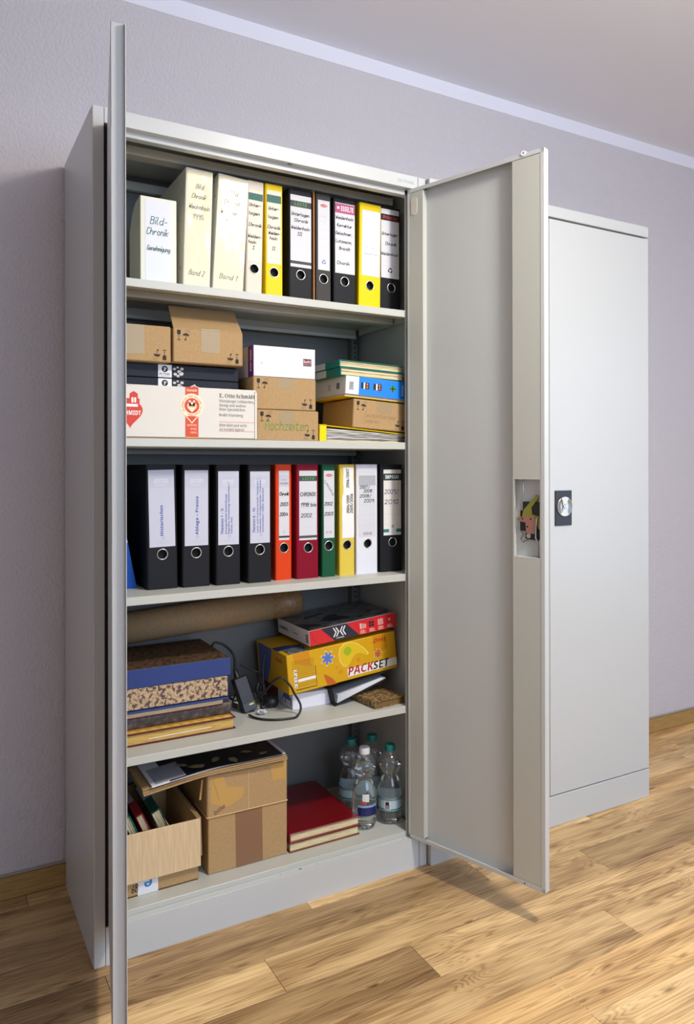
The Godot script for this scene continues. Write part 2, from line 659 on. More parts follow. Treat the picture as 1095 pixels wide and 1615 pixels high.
func planks(slab: Node3D, x0: float, x1: float, z0: float, z1: float) -> void:
	var tex := [wood_image(1536, 768, 31), wood_image(1536, 768, 77)]
	var tones := [Color(1, 1, 1), Color(0.92, 0.91, 0.9), Color(1.0, 0.97, 0.93), Color(0.78, 0.76, 0.74), Color(0.97, 0.97, 0.98), Color(0.86, 0.84, 0.82)]
	var set_of := []
	for k in 2:
		for c in tones:
			var m := StandardMaterial3D.new()
			m.resource_name = "wood plank"
			m.albedo_texture = tex[k]
			m.albedo_color = c
			m.roughness = 0.42
			set_of.append(m)
	var known := {-2: 0.245, -1: 0.533, 0: 0.018, 1: 0.349, 2: 0.669, 3: 0.18, 4: 0.55, 5: 0.87}
	var pitch := 0.1229
	var r := RandomNumberGenerator.new()
	r.seed = 4
	var row := -4
	while 0.0305 + row * pitch < z1:
		var za := maxf(z0, 0.0305 + row * pitch)
		var zb := minf(z1, 0.0305 + (row + 1) * pitch)
		var off: float = known.get(row, r.randf())
		var x := floorf(x0 - off) + off
		while x < x1:
			var xa := maxf(x0, x)
			var xb := minf(x1, x + 1.0)
			if xb - xa > 0.01:
				var b := Mb.new()
				var u := r.randf()
				var v := r.randf()
				var g := 0.0004
				var du := (xb - xa) / 1.9
				var dv := (zb - za) / 0.62
				var y := 0.0
				var e := 0.0009
				var p := [Vector3(xa + e, y, zb - e), Vector3(xb - e, y, zb - e), Vector3(xb - e, y, za + e), Vector3(xa + e, y, za + e)]
				var q := [Vector3(xa + g, y - e, zb - g), Vector3(xb - g, y - e, zb - g), Vector3(xb - g, y - e, za + g), Vector3(xa + g, y - e, za + g)]
				var t := [Vector2(u, v + dv), Vector2(u + du, v + dv), Vector2(u + du, v), Vector2(u, v)]
				b.quad_uv(p, t)
				for i in 4:
					var j := (i + 1) % 4
					b.quad_uv([q[i], q[j], p[j], p[i]], [t[i], t[j], t[j], t[i]])
					b.quad_uv([q[i] - Vector3(0, 0.006, 0), q[j] - Vector3(0, 0.006, 0), q[j], q[i]], [t[i], t[j], t[j], t[i]])
				var dark: bool = (row == 0 and absf(x - 0.018) < 0.1) or (row == 1 and x > 1.2 and x < 1.6) or (row == 2 and x < 0.0)
				var m: int = 3 if dark else [0, 1, 2, 4, 5, 0, 2][r.randi() % 7]
				if row < 1 and x < -0.1:
					m = 3 if row == 0 or row == -2 else 5  # shade of the left door put into the tone of these planks
				if row == 1 and absf(x - 0.349) < 0.1:
					m = 1
				if (row == 2 or row == 3) and x > 0.6:
					m = 0
				part("plank", b, set_of[m + 6 * (r.randi() % 2)], slab)
			x += 1.0
		row += 1


# ------------------------------------------------------------------ cabinets
func open_cabinet() -> void:
	var t := thing("steel_cabinet", "tall light grey steel cabinet standing with both doors open and shelves full", "cabinet")
	var p: Material = mats["grey paint"]
	var po: Material = mats["grey paint outside"]
	var w := CAB_W
	var h := CAB_H
	var d := CAB_D
	for s in [0, 1]:
		var b := Mb.new()
		var m := func(x: float) -> float: return x if s == 0 else w - x
		var bx := func(xa: float, xb: float, ya: float, yb: float, za: float, zb: float, bv: float):
			b.box(Vector3(minf(m.call(xa), m.call(xb)), ya, za), Vector3(maxf(m.call(xa), m.call(xb)), yb, zb), bv)
		bx.call(0.0, 0.0015, 0.0, h, -d, -0.0198, 0.0)
		bx.call(0.0, 0.0255, 0.0, h, -0.02, 0.0, 0.0015)
		var side := part("side_panel", b, po, t)
		b = Mb.new()
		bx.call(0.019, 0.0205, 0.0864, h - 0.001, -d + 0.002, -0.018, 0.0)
		part("shaded_inside", b, mats["inner paint with shade"], side)
	part("back_panel", Mb.new().box(Vector3(0.002, 0.0, -d), Vector3(w - 0.002, h - 0.001, -d + 0.014)), mats["inner paint with shade"], t)
	part("top_panel", Mb.new().box(Vector3(0.002, h - 0.0015, -d + 0.002), Vector3(w - 0.002, h - 0.0002, -0.003)), po, t)
	# fascia over the doors, hollow behind
	var b := Mb.new()
	b.box(Vector3(0.0262, 1.9139, -0.0015), Vector3(0.8858, 1.9496, 0.0), 0.0005)
	b.box(Vector3(0.0262, 1.9139, -0.022), Vector3(0.8858, 1.9154, -0.0005))
	b.box(Vector3(0.0262, 1.9000, -0.022), Vector3(0.8858, 1.9154, -0.0205))
	b.box(Vector3(0.0262, 1.9000, -0.040), Vector3(0.8858, 1.9015, -0.0205))
	var fascia := part("fascia", b, po, t)
	var ink := Mb.new()
	print_type(ink, "Jan Nowak", 0.8185, 1.9265, 0.0085, 0.054, "Droid Serif", false, 0.0, 0.0, 0.0002)
	part("lettering", ink, M("faint blue ink", C(150, 156, 176), 0.7), fascia)
	b = Mb.new()
	b.box(Vector3(0.487, 1.9132, -0.012), Vector3(0.499, 1.9141, -0.0085))
	part("catch_slot", b, mats["dark gap"], fascia)
	part("stiffener_rail", Mb.new().box(Vector3(0.03, 1.9063, -0.165), Vector3(0.884, 1.9284, -0.125), 0.002), p, t)
	part("rear_rail", Mb.new().box(Vector3(0.03, 1.90, -0.372), Vector3(0.885, 1.925, -0.352), 0.002), p, t)
	# plinth with the ledge that the doors shut against
	b = Mb.new()
	b.box(Vector3(0.0262, 0.0, -0.0018), Vector3(0.8858, 0.0864, 0.0), 0.0006)
	b.box(Vector3(0.0262, 0.0850, -0.0215), Vector3(0.8858, 0.0864, -0.0005))
	var plinth := part("plinth", b, po, t)
	for q in [[0.515, 0.009], [0.462, 0.0018], [0.568, 0.0018], [0.838, 0.003]]:
		part("bolt_hole", Mb.new().box(Vector3(q[0], 0.0860, -0.012), Vector3(q[0] + q[1], 0.0866, -0.009)), mats["dark gap"], plinth)
	b = Mb.new()
	b.box(Vector3(0.0215, FLOOR_PANEL_Y - 0.0015, -d + 0.014), Vector3(0.8915, FLOOR_PANEL_Y, -0.0225))
	b.box(Vector3(0.058, 0.0866, -0.0225), Vector3(0.8562, FLOOR_PANEL_Y, -0.0203), 0.0008)
	part("floor_panel", b, p, t)
	# slotted uprights in the rear corners
	for s in [0, 1]:
		var xa := 0.0215 if s == 0 else 0.869
		b = Mb.new()
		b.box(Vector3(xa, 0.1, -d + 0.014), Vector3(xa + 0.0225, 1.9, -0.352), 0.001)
		var up := part("slotted_upright", b, mats["inner paint with shade"], t)
		b = Mb.new()
		for k in 110:
			var y := 0.13 + k * 0.0161
			b.box(Vector3(xa + 0.009, y, -0.3525), Vector3(xa + 0.0165, y + 0.003, -0.3516))
		part("slot_row", b, mats["dark gap"], up).set_meta("kind", "stuff")
	for y in SHELF_Y:
		b = Mb.new()
		b.box(Vector3(0.0215, y - 0.0015, -0.350), Vector3(0.8915, y, -0.0222))
		b.box(Vector3(0.058, y - 0.0195, -0.0222), Vector3(0.8562, y, -0.0203), 0.0008)
		b.box(Vector3(0.058, y - 0.0195, -0.0500), Vector3(0.8562, y - 0.018, -0.0210))
		b.box(Vector3(0.03, y - 0.021, -0.350), Vector3(0.883, y - 0.0015, -0.3485))
		b.box(Vector3(0.0225, y - 0.021, -0.34), Vector3(0.024, y - 0.001, -0.06))
		b.box(Vector3(0.889, y - 0.021, -0.34), Vector3(0.8905, y - 0.001, -0.06))
		var sh := part("shelf", b, p, t)
		part("stiffener_rail", Mb.new().box(Vector3(0.032, y - 0.0205, -0.165), Vector3(0.884, y - 0.0016, -0.125), 0.002), p, sh)
		part("rear_rail", Mb.new().box(Vector3(0.03, y - 0.033, -0.349), Vector3(0.877, y - 0.0215, -0.335), 0.001), p, sh)
		part("shelf_clip", Mb.new().box(Vector3(0.878, y - 0.046, -0.351), Vector3(0.888, y - 0.034, -0.338), 0.001), M("grey clip", C(90, 90, 90), 0.5), sh)
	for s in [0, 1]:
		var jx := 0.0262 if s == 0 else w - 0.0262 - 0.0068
		part("hinge_gap_shade", Mb.new().box(Vector3(jx, 0.0866, -0.016), Vector3(jx + 0.0068, 1.9135, -0.0035), 0.0015), M("gap shade black", C(14, 14, 14), 0.8), t)  # black strip put in for the shade in the hinge gap
		jx = 0.0255 if s == 0 else w - 0.0255 - 0.0315
		part("door_jamb", Mb.new().box(Vector3(jx, 0.0866, -0.0222), Vector3(jx + 0.0315, 1.9135, -0.0205)), p, t)
	door(t, false)
	door(t, true)


func door(cab: Node3D, right: bool) -> void:
	var w := 0.4225
	var y0 := 0.0895
	var y1 := 1.9105
	var n := Node3D.new()
	n.name = "door"
	cab.add_child(n, true)
	n.set_meta("label", "right door swung wide open with a lock mechanism" if right else "left door seen edge on")
	var s := 1.0
	var tk := 0.02
	if right:
		n.transform = Transform3D(Basis(Vector3(0.3116, 0, 0.9502), Vector3.UP, Vector3(-0.9502, 0, 0.3116)), Vector3(0.8565, 0, -0.009))
	else:
		# local z still points out of the sheet's left; the inside is -z, so the depths are turned over
		n.transform = Transform3D(Basis(Vector3(-0.1857, 0, 0.9826), Vector3.UP, Vector3(-0.9826, 0, -0.1857)), Vector3(0.0559, 0, 0.0003))
		tk = 0.023
		s = -1.0
	var p: Material = mats["grey paint"]
	var bz := func(b: Mb, xa: float, ya: float, za: float, xb: float, yb: float, zb: float, bv := 0.0):
		b.box(Vector3(xa, ya, minf(za * s, zb * s)), Vector3(xb, yb, maxf(za * s, zb * s)), bv)
	var b := Mb.new()
	bz.call(b, 0.0, y0, -tk, w, y1, 0.0015 - tk, 0.0006)                # outer skin
	bz.call(b, w - 0.0015, y0, -tk, w, y1, 0.0, 0.0006)             # turned edges
	bz.call(b, 0.0, y0, -tk, 0.0015, y1, 0.0, 0.0006)
	bz.call(b, 0.0, y1 - 0.0015, -tk, w, y1, 0.0, 0.0006)
	bz.call(b, 0.0, y0, -tk, w, y0 + 0.0015, 0.0, 0.0006)
	bz.call(b, w - 0.011, y0, -0.0012, w, y1, 0.0003, 0.0006)         # narrow lips round the inside
	bz.call(b, 0.0, y0, -0.0012, 0.007, y1, 0.0003, 0.0006)
	bz.call(b, 0.0, y1 - 0.011, -0.0012, w, y1, 0.0003, 0.0006)
	bz.call(b, 0.0, y0, -0.0012, w, y0 + 0.011, 0.0003, 0.0006)
	part("door_leaf", b, mats["grey paint outside"], n)
	part("hinge_stile", mbz(s, [[0.007, y0 + 0.011, -0.0185, 0.0548, y1 - 0.011, -0.0006]], 0.001), p, n)
	if right:
		# lock stile: a box with a window cut into its face
		part("lock_stile", mbz(s, [[0.3335, y0 + 0.012, -0.0012, 0.4115, 0.9068, -0.0003], [0.3335, 1.0995, -0.0012, 0.4115, y1 - 0.012, -0.0003], [0.3335, 0.9068, -0.0012, 0.3386, 1.0995, -0.0003], [0.4088, 0.9068, -0.0012, 0.4115, 1.0995, -0.0003],
			[0.3335, y0 + 0.012, -0.0185, 0.3345, y1 - 0.012, -0.0003], [0.3386, 0.9058, -0.0185, 0.4088, 0.9068, -0.0008], [0.3386, 1.0995, -0.0185, 0.4088, 1.1005, -0.0008], [0.4088, 0.9068, -0.0185, 0.4098, 1.0995, -0.0008]], 0.0002), p, n)
		lock_works(n)
		var ov := PackedVector2Array()
		for i in 32:
			var a := TAU * i / 32
			ov.append(Vector2(0.0242 + 0.0105 * cos(a), (1.8755 if sin(a) > 0 else 1.8450) + 0.0105 * sin(a)))
		part("hole_cover", Mb.new().poly(ov, -0.0007, 0.0008), M("cover cap", C(206, 200, 186), 0.5), n)
		part("bolt_guide", Mb.new().at(Transform3D(Basis(Vector3.RIGHT, PI / 2), Vector3(0.366, 1.9105, -0.006))).lathe([Vector2(0.0, -0.004), Vector2(0.0065, -0.004), Vector2(0.0065, 0.008), Vector2(0.0035, 0.008), Vector2(0.0035, 0.004), Vector2(0.0, 0.004)], 16), M("white nylon", C(238, 238, 238), 0.4), n)
		part("bolt_hole", Mb.new().disc(0.366, y0 + 0.0055, 0.0022, 0.0018, 0.0, 0.0006, 12), mats["dark gap"], n)
	else:
		part("lock_stile", mbz(s, [[0.3335, y0 + 0.012, -0.0185, 0.4115, y1 - 0.012, -0.0003]], 0.001), p, n)
		part("closing_lip", mbz(s, [[w - 0.013, y0 + 0.002, 0.0004, w + 0.009, y1 - 0.002, 0.0020]], 0.0006), mats["grey paint outside"], n)


func mbz(s: float, boxes: Array, bv: float) -> Mb:
	var b := Mb.new()
	for q in boxes:
		b.box(Vector3(q[0], q[1], minf(q[2] * s, q[5] * s)), Vector3(q[3], q[4], maxf(q[2] * s, q[5] * s)), bv)
	return b


func lock_works(n: Node3D) -> void:
	var X := func(u: float) -> float: return 0.3386 + (u - 245.0) / 312.0 * 0.0702
	var Y := func(v: float) -> float: return 1.0995 - (v - 212.0) / 945.0 * 0.1927
	var P := func(list: Array) -> PackedVector2Array:
		var a := PackedVector2Array()
		for q in list:
			a.append(Vector2(X.call(q[0]), Y.call(q[1])))
		return a
	part("lock_case", Mb.new().poly(P.call([[318, 485], [556, 485], [556, 890], [500, 955], [352, 940], [352, 845], [285, 845], [285, 600], [318, 590]]), -0.018, -0.013), mats["black plastic"], n)
	part("lock_lever", Mb.new().poly(P.call([[315, 665], [330, 590], [490, 397], [520, 430], [430, 560], [440, 640], [520, 660], [556, 760], [556, 800], [520, 820], [490, 740], [315, 720]]), -0.0128, -0.0105), mats["brass plate"], n)
	part("lock_plate", Mb.new().poly(P.call([[265, 700], [290, 672], [470, 668], [500, 690], [490, 720], [480, 875], [370, 870], [362, 740], [290, 728]]), -0.0104, -0.0085), mats["pink zinc"], n)
	var pts := []
	for q in [[338, 214], [338, 390], [300, 480], [292, 600], [296, 690]]:
		pts.append(Vector3(X.call(q[0]), Y.call(q[1]), -0.007))
	part("bolt_rod", Mb.new().smooth(0).tube(pts, 0.0019, 10), mats["zinc"], n)
	pts = []
	for q in [[505, 680], [495, 780], [490, 920], [520, 985], [518, 1165]]:
		pts.append(Vector3(X.call(q[0]), Y.call(q[1]), -0.007))
	part("bolt_rod", Mb.new().smooth(0).tube(pts, 0.0019, 10), mats["zinc"], n)
	pts = []
	for q in [[300, 850], [325, 890], [295, 950], [320, 985], [395, 940]]:
		pts.append(Vector3(X.call(q[0]), Y.call(q[1]), -0.012))
	part("spring_wire", Mb.new().smooth(0).tube(pts, 0.001, 8), mats["black plastic"], n)
	part("screw", Mb.new().disc(X.call(395), Y.call(903), 0.006, 0.006, -0.0130, -0.0105, 20), mats["zinc"], n)
	for q in [[325, 695], [425, 695], [385, 790]]:
		part("rivet_hole", Mb.new().disc(X.call(q[0]), Y.call(q[1]), 0.0022, 0.0022, -0.0090, -0.0082, 14), mats["dark gap"], n)


func closed_cabinet() -> void:
	var x0 := 0.9176
	var w := 0.9153
	var zf := 0.013
	var t := thing("steel_cabinet", "tall light grey steel cabinet standing closed to the right with a black lock plate", "cabinet", Vector3(x0, 0, zf))
	var po: Material = mats["grey paint outside"]
	var h := CAB_H
	part("body", Mb.new().box(Vector3(0, 0, -0.4), Vector3(w, h, -0.024), 0.001), po, t)
	part("fascia", Mb.new().box(Vector3(0, 1.9139, -0.024), Vector3(w, h, 0), 0.0016), po, t)
	part("plinth", Mb.new().box(Vector3(0, 0, -0.024), Vector3(w, 0.0955, 0), 0.0016), po, t)
	part("joint_shade", Mb.new().box(Vector3(0.004, 0.0955, -0.0242), Vector3(w - 0.004, 1.9139, -0.0205)), mats["dark gap"], t)  # dark sheet standing in for the shade in the door joints
	var dl := part("door", Mb.new().box(Vector3(0.001, 0.0990, -0.0205), Vector3(0.4555, 1.9078, 0), 0.0014), po, t)
	var dr := part("door", Mb.new().box(Vector3(0.4575, 0.0990, -0.0205), Vector3(w - 0.001, 1.9078, 0), 0.0014), po, t)
	dl.set_meta("label", "door half hidden behind the open door")
	dr.set_meta("label", "door with the black lock plate")
	var lx := 1.3945 - x0
	var ly := 0.9446
	part("lock_plate", Mb.new().box(Vector3(lx, ly, 0.0), Vector3(lx + 0.0715, ly + 0.1105, 0.0045), 0.0015), M("lock plate black", C(38, 38, 46), 0.4), dr)
	var c := Vector2(lx + 0.0375, ly + 0.0600)
	var r := 0.0312
	part("cup", Mb.new().at(Transform3D(Basis(Vector3.RIGHT, PI / 2), Vector3(c.x, c.y, 0.0047))).smooth(0).lathe([Vector2(0.0, 0.0006), Vector2(0.015, 0.0010), Vector2(0.026, 0.0024), Vector2(0.0300, 0.0040), Vector2(r, 0.0040), Vector2(r, 0.0)], 40), mats["chrome"], dr)
	var bow := PackedVector2Array()
	for i in 13:
		var a := deg_to_rad(62.0 + 56.0 * i / 12.0)
		bow.append(c + Vector2(cos(a), sin(a)) * (r - 0.0008))
	for i in 9:
		var k := -1.0 + 2.0 * i / 8.0
		bow.append(c + Vector2(-0.0075 - 0.0072 * k * k, -k * 0.0262))
	for i in 13:
		var a := deg_to_rad(242.0 + 56.0 * i / 12.0)
		bow.append(c + Vector2(cos(a), sin(a)) * (r - 0.0008))
	for i in 9:
		var k := 1.0 - 2.0 * i / 8.0
		bow.append(c + Vector2(0.0075 + 0.0072 * k * k, -k * 0.0262))
	part("turning_grip", Mb.new().poly(bow, 0.0055, 0.0088), M("satin nickel", C(216, 211, 198), 0.38, 0.6), dr)
	part("keyhole_rim", Mb.new().at(Transform3D(Basis(), Vector3(c.x, c.y, 0))).disc(0, 0, 0.0072, 0.0072, 0.0088, 0.0096, 24), M("dark rim", C(70, 70, 76), 0.4), dr)
	part("lock_cylinder", Mb.new().disc(c.x, c.y, 0.0058, 0.0058, 0.0095, 0.0101, 24), mats["chrome"], dr)
	part("key_slot", Mb.new().box(Vector3(c.x - 0.0009, c.y - 0.0032, 0.0099), Vector3(c.x + 0.0009, c.y + 0.0032, 0.0104)), mats["dark gap"], dr)


# ------------------------------------------------------------------ folders
# A lever arch folder standing on its end, its spine to the front: origin at the lower left of the spine.
func folder(label: String, x: float, y: float, z: float, w: float, h: float, d: float, m: Material, group: String, hole_y := 0.0, hole_x := 0.5, lean := 0.0) -> Node3D:
	var t := thing("ring_binder", label, "binder", Vector3(x, y, z), group)
	t.rotation.z = lean
	var b := Mb.new()
	var th := 0.0022
	if hole_y > 0.0:
		b.plate_hole(0.004, 0.0, w - 0.004, h, w * hole_x, hole_y, 0.0122, -0.0022, 0.0)
	else:
		b.box(Vector3(0.004, 0, -0.0022), Vector3(w - 0.004, h, 0.0), 0.0004)
	# covers with a crease behind the spine
	for s in [0, 1]:
		var o := 0.0 if s == 0 else w - th
		b.box(Vector3(o, 0, -d), Vector3(o + th, h, -0.0062), 0.0004)
		var q := [Vector2(0.0, -0.0052), Vector2(0.0008, -0.0016), Vector2(0.004, 0.0), Vector2(0.004, -0.0022), Vector2(0.0022, -0.0052)]
		var pts := PackedVector2Array()
		for k in q:
			pts.append(Vector2(k.x if s == 0 else w - k.x, -k.y))
		var old := b.xf
		b.at(old * Transform3D(Basis(Vector3.RIGHT, -PI / 2), Vector3.ZERO)).poly(pts, 0.0, h)
		b.at(old)
	part("cover", b, m, t)
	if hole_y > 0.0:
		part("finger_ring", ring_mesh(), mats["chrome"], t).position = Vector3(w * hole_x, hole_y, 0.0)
		part("shaded_inside", Mb.new().box(Vector3(0.005, hole_y - 0.02, -0.03), Vector3(w - 0.005, hole_y + 0.02, -0.012)), mats["dark gap"], t)  # dark block painted as the shade behind the finger hole
	part("papers", Mb.new().box(Vector3(th + 0.004, 0.006, -d + 0.012), Vector3(w - th - 0.004, h - 0.014, -0.034)), mats["upright pages"], t)
	return t


var _ring: ArrayMesh
func ring_mesh() -> ArrayMesh:
	if _ring == null:
		_ring = Mb.new().at(Transform3D(Basis(Vector3.RIGHT, PI / 2), Vector3.ZERO)).smooth(0).lathe([Vector2(0.0113, -0.004), Vector2(0.0115, 0.0006), Vector2(0.0127, 0.0014), Vector2(0.0141, 0.0006), Vector2(0.0143, -0.0002)], 32).done()
	return _ring


# A white or coloured spine label; returns it. Fractions run along the spine's width, vt/vb are its top and bottom height.
func spine_label(t: Node3D, w: float, f0: float, f1: float, yb: float, yt: float, m: Material, called := "spine_label") -> MeshInstance3D:
	var o := paper_at(called, t, w * f0, yb, w * (f1 - f0), yt - yb, 0.0003, m)
	return o


func rules(l: Node3D, w: float, ys: Array, m: Material) -> void:
	var b := Mb.new()
	for y in ys:
		band(b, w * 0.03, y, w * 0.97, y + 0.0005, 0.00035, 0.0001)
	part("ruled_lines", b, m, l)


func recycle_mark(l: Node3D, x: float, y: float, r: float, m: Material) -> void:
	var b := Mb.new()
	for k in 3:
		var a := TAU * k / 3.0 + 0.5
		var p := PackedVector2Array()
		for i in 7:
			p.append(Vector2(x, y) + Vector2(cos(a + i * 0.27), sin(a + i * 0.27)) * r)
		for i in range(6, -1, -1):
			p.append(Vector2(x, y) + Vector2(cos(a + i * 0.27), sin(a + i * 0.27)) * r * 0.55)
		b.poly(p, 0.0003, 0.0006)
	part("recycling_mark", b, m, l)


func bars(l: Node3D, x: float, y: float, w: float, h: float, m: Material) -> void:
	var b := Mb.new()
	var xx := x
	while xx < x + w:
		var k := rng.randf_range(0.0005, 0.0014)
		band(b, xx, y, xx + k, y + h, 0.0004)
		xx += k + rng.randf_range(0.0005, 0.0016)
	part("barcode", b, m, l)


const TOP_GROUP := "binders on the top shelf"
const MID_GROUP := "binders on the middle shelf"


func top_shelf() -> void:
	var y := SHELF_Y[0] as float
	var h := 0.311
	var z := -0.09
	var d := 0.275
	var wp: Material = mats["white paper"]
	var cp: Material = mats["cream paper"]
	var ink: Material = mats["ink black"]
	# height of a photograph row on a folder whose spine shows from row vt down to row vb
	var Yv := func(v: float, vt: float, vb: float) -> float: return 0.018 + (vb - v) / (vb - vt) * (h - 0.018)
	# three ring binders in clear sleeves
	var pvc := M("white pvc", C(226, 224, 208), 0.3)
	var sleeve := M("sleeved cream sheet", C(238, 226, 192), 0.12)
	sleeve.clearcoat_enabled = true
	sleeve.clearcoat = 1.0
	sleeve.clearcoat_roughness = 0.05
	sleeve.uv1_triplanar = true
	sleeve.uv1_scale = Vector3(5, 3, 5)
	bump(sleeve, noise_tex(0.012, [], 256, 41, 2), 0.13)
	var sleeve2 := M("sleeved white sheet", C(226, 228, 238), 0.14)
	sleeve2.clearcoat_enabled = true
	sleeve2.clearcoat = 1.0
	sleeve2.clearcoat_roughness = 0.05
	# small album at the left
	var t := thing("ring_binder", "short white ring binder with green handwriting Bild-Chronik, first on the top shelf", "binder", Vector3(0.129, y, z), TOP_GROUP)
	var side := PackedVector2Array([Vector2(0.0018, 0.0), Vector2(0.0018, 0.2222), Vector2(0.05, 0.219), Vector2(0.085, 0.200), Vector2(0.112, 0.16), Vector2(0.112, 0.0)])
	var b := Mb.new()
	for o in [0.0003, 0.0862]:
		b.at(Transform3D(Basis(Vector3.UP, PI / 2), Vector3(o, 0, 0))).poly(side, 0.0, 0.0035)
	b.at(Transform3D())
	b.box(Vector3(0.0, 0, -0.003), Vector3(0.09, 0.2225, 0.0), 0.0016)
	part("cover", b, M("ivory pvc", C(222, 220, 200), 0.3), t)
	part("papers", Mb.new().box(Vector3(0.008, 0.006, -0.1), Vector3(0.082, 0.155, -0.006)), wp, t)
	b = Mb.new()
	for k in [0.045, 0.155]:
		b.at(Transform3D(Basis(Vector3.BACK, PI / 2), Vector3(0.0, k, -0.02))).lathe([Vector2(0.0, 0.0015), Vector2(0.003, 0.0016), Vector2(0.0035, 0.0)], 12)
	part("rivets", b, mats["zinc"], t)
	var l := paper_at("spine_label", t, 0.012, 0.006, 0.064, 0.21, 0.0002, sleeve2)
	b = Mb.new()
	hand(b, "Bild-", 0.012, 0.150, 0.018, 0.040, 0.0017, 0.2)
	hand(b, "Chronik", 0.003, 0.124, 0.0165, 0.052, 0.0017, 0.2)
	hand(b, "Genehmigung", 0.004, 0.085, 0.0115, 0.056, 0.0015, 0.2)
	part("lettering", b, mats["ink green"], l)
	# two tall ones, leaning to the right
	for k in 2:
		var xb: float = [0.2345, 0.3117][k]
		var w: float = [0.0705, 0.083][k]
		var lean: float = [-0.031, -0.058][k]
		t = thing("ring_binder", ["cream-spined ring binder marked Bild Chronik 1995 Band 2, beside the short white binder", "cream-spined ring binder marked Bild Chronik 1995 Band 1, leaning most, left of the cream folder"][k], "binder", Vector3(xb, y + 0.003 + 0.001 * k, z), TOP_GROUP)
		t.rotation.z = lean
		b = Mb.new()
		b.box(Vector3(0, 0, -d), Vector3(0.0035, h, -0.004), 0.001)
		b.box(Vector3(w - 0.0035, 0, -d), Vector3(w, h, -0.004), 0.001)
		b.box(Vector3(0.0, 0, -0.0036), Vector3(w, h, 0.0), 0.0016)
		part("cover", b, pvc, t)
		b = Mb.new()
		for q in [0.06, 0.255]:
			b.at(Transform3D(Basis(Vector3.BACK, PI / 2), Vector3(0.0, q, -0.02))).lathe([Vector2(0.0, 0.0015), Vector2(0.003, 0.0016), Vector2(0.0035, 0.0)], 12)
		part("rivets", b, mats["zinc"], t)
		part("papers", Mb.new().box(Vector3(0.008, 0.006, -d + 0.01), Vector3(w - 0.008, h - 0.012, -0.03)), mats["upright pages"], t)
		l = paper_at("spine_label", t, 0.0035, 0.004, w - 0.006, h - 0.007, 0.0002, sleeve)
		b = Mb.new()
		var lw := w - 0.006
		hand(b, "Bild", lw * 0.34, 0.257, 0.0115, lw * 0.30, 0.0011, 0.35)
		hand(b, "Chronik", lw * 0.19, 0.232, 0.0115, lw * 0.56, 0.0011, 0.35)
		hand(b, "Weidenhain", lw * 0.08, 0.205, 0.0115, lw * 0.82, 0.0011, 0.35)
		hand(b, "1995", lw * 0.28, 0.180, 0.0115, lw * 0.40, 0.0011, 0.05)
		hand(b, "Band 2" if k == 0 else "Band 1", lw * 0.16, 0.037, 0.013, lw * 0.6, 0.0011, 0.3)
		part("lettering", b, ink, l)
	# cream lever arch folder
	var x := 0.4025
	var w2 := 0.0455
	var cream := M("cream board", C(226, 214, 196), 0.6)
	t = folder("cream lever arch folder with a dark green band and handwriting Unterlagen Chronik Weidenhain I", x, y, z, w2, h, d, cream, TOP_GROUP, 0.080)
	t.rotation.z = -0.022
	l = spine_label(t, w2, 0.06, 0.94, Yv.call(412, 286, 460), Yv.call(300, 286, 460), M("ivory label", C(236, 224, 204), 0.7))
	note(l, w2 * 0.88, Yv.call(412, 286, 460), Yv, 286.0, 460.0, [["Unter-", 326, 0.06, 0.80], ["lagen", 339, 0.06, 0.72], ["Chronik", 357, 0.06, 0.88], ["Weiden-", 375, 0.0, 0.94], ["hain", 384, 0.06, 0.5], ["I", 393, 0.34, 0.12]])
	title_band(l, w2 * 0.88, Yv.call(316, 286, 460) - Yv.call(412, 286, 460), 0.0185, M("green grey band", C(70, 110, 104), 0.7))
	# narrow yellow one
	var yel := M("yellow board", C(238, 204, 20), 0.5)
	x = 0.4590
	w2 = 0.0500
	t = folder("narrow yellow folder with cream label, Unterlagen Chronik Weidenhain II", x, y, z, w2, h, d, yel, TOP_GROUP, 0.077)
	var lb: float = Yv.call(415.5, 292, 463)
	l = spine_label(t, w2, 0.08, 0.90, lb, Yv.call(301.6, 292, 463), M("ivory label"))
	note(l, w2 * 0.82, lb, Yv, 292.0, 463.0, [["Unter-", 332, 0.10, 0.72], ["lagen", 345, 0.10, 0.68], ["Chronik", 361, 0.05, 0.88], ["Weiden-", 370, 0.10, 0.82], ["hain", 378, 0.2, 0.5], ["II", 394, 0.36, 0.2]])
	title_band(l, w2 * 0.82, Yv.call(320.5, 292, 463) - lb, 0.0205, M("green grey band"))
	# black one with green print
	var blk: Material = mats["black board"]
	x = 0.5275
	w2 = 0.0700
	t = folder("black folder with dark title band LEITZ in green, handwriting Unterlagen Chronik Weidenhain III", x, y, z, w2, h, d, blk, TOP_GROUP, 0.080)
	lb = Yv.call(421.5, 297, 470)
	l = spine_label(t, w2, 0.06, 0.95, lb, Yv.call(306.3, 297, 470), wp)
	note(l, w2 * 0.89, lb, Yv, 297.0, 470.0, [["Unterlagen", 339, 0.05, 0.84], ["Chronik", 349, 0.2, 0.64], ["Weidenhain", 361, 0.03, 0.88], ["III", 370.5, 0.34, 0.2]])
	brand(l, w2 * 0.89, Yv.call(325.3, 297, 470) - lb, 0.0165, M("dark grey band", C(66, 68, 70), 0.7), "LEITZ", M("leaf green print", C(70, 150, 70), 0.6), 0.2, 0.8, true)
	b = Mb.new()
	band(b, 0.0, 0.0085, w2 * 0.89, 0.0165)
	part("foot_band", b, M("dark grey band"), l)
	# cardboard file between
	t = thing("cardboard_file", "thin orange-brown cardboard file squeezed between two black folders on the top shelf", "file", Vector3(0.5995, y, z + 0.004))
	b = Mb.new()
	b.box(Vector3(0.0, 0, -0.25), Vector3(0.0018, 0.318, 0.0), 0.0004)
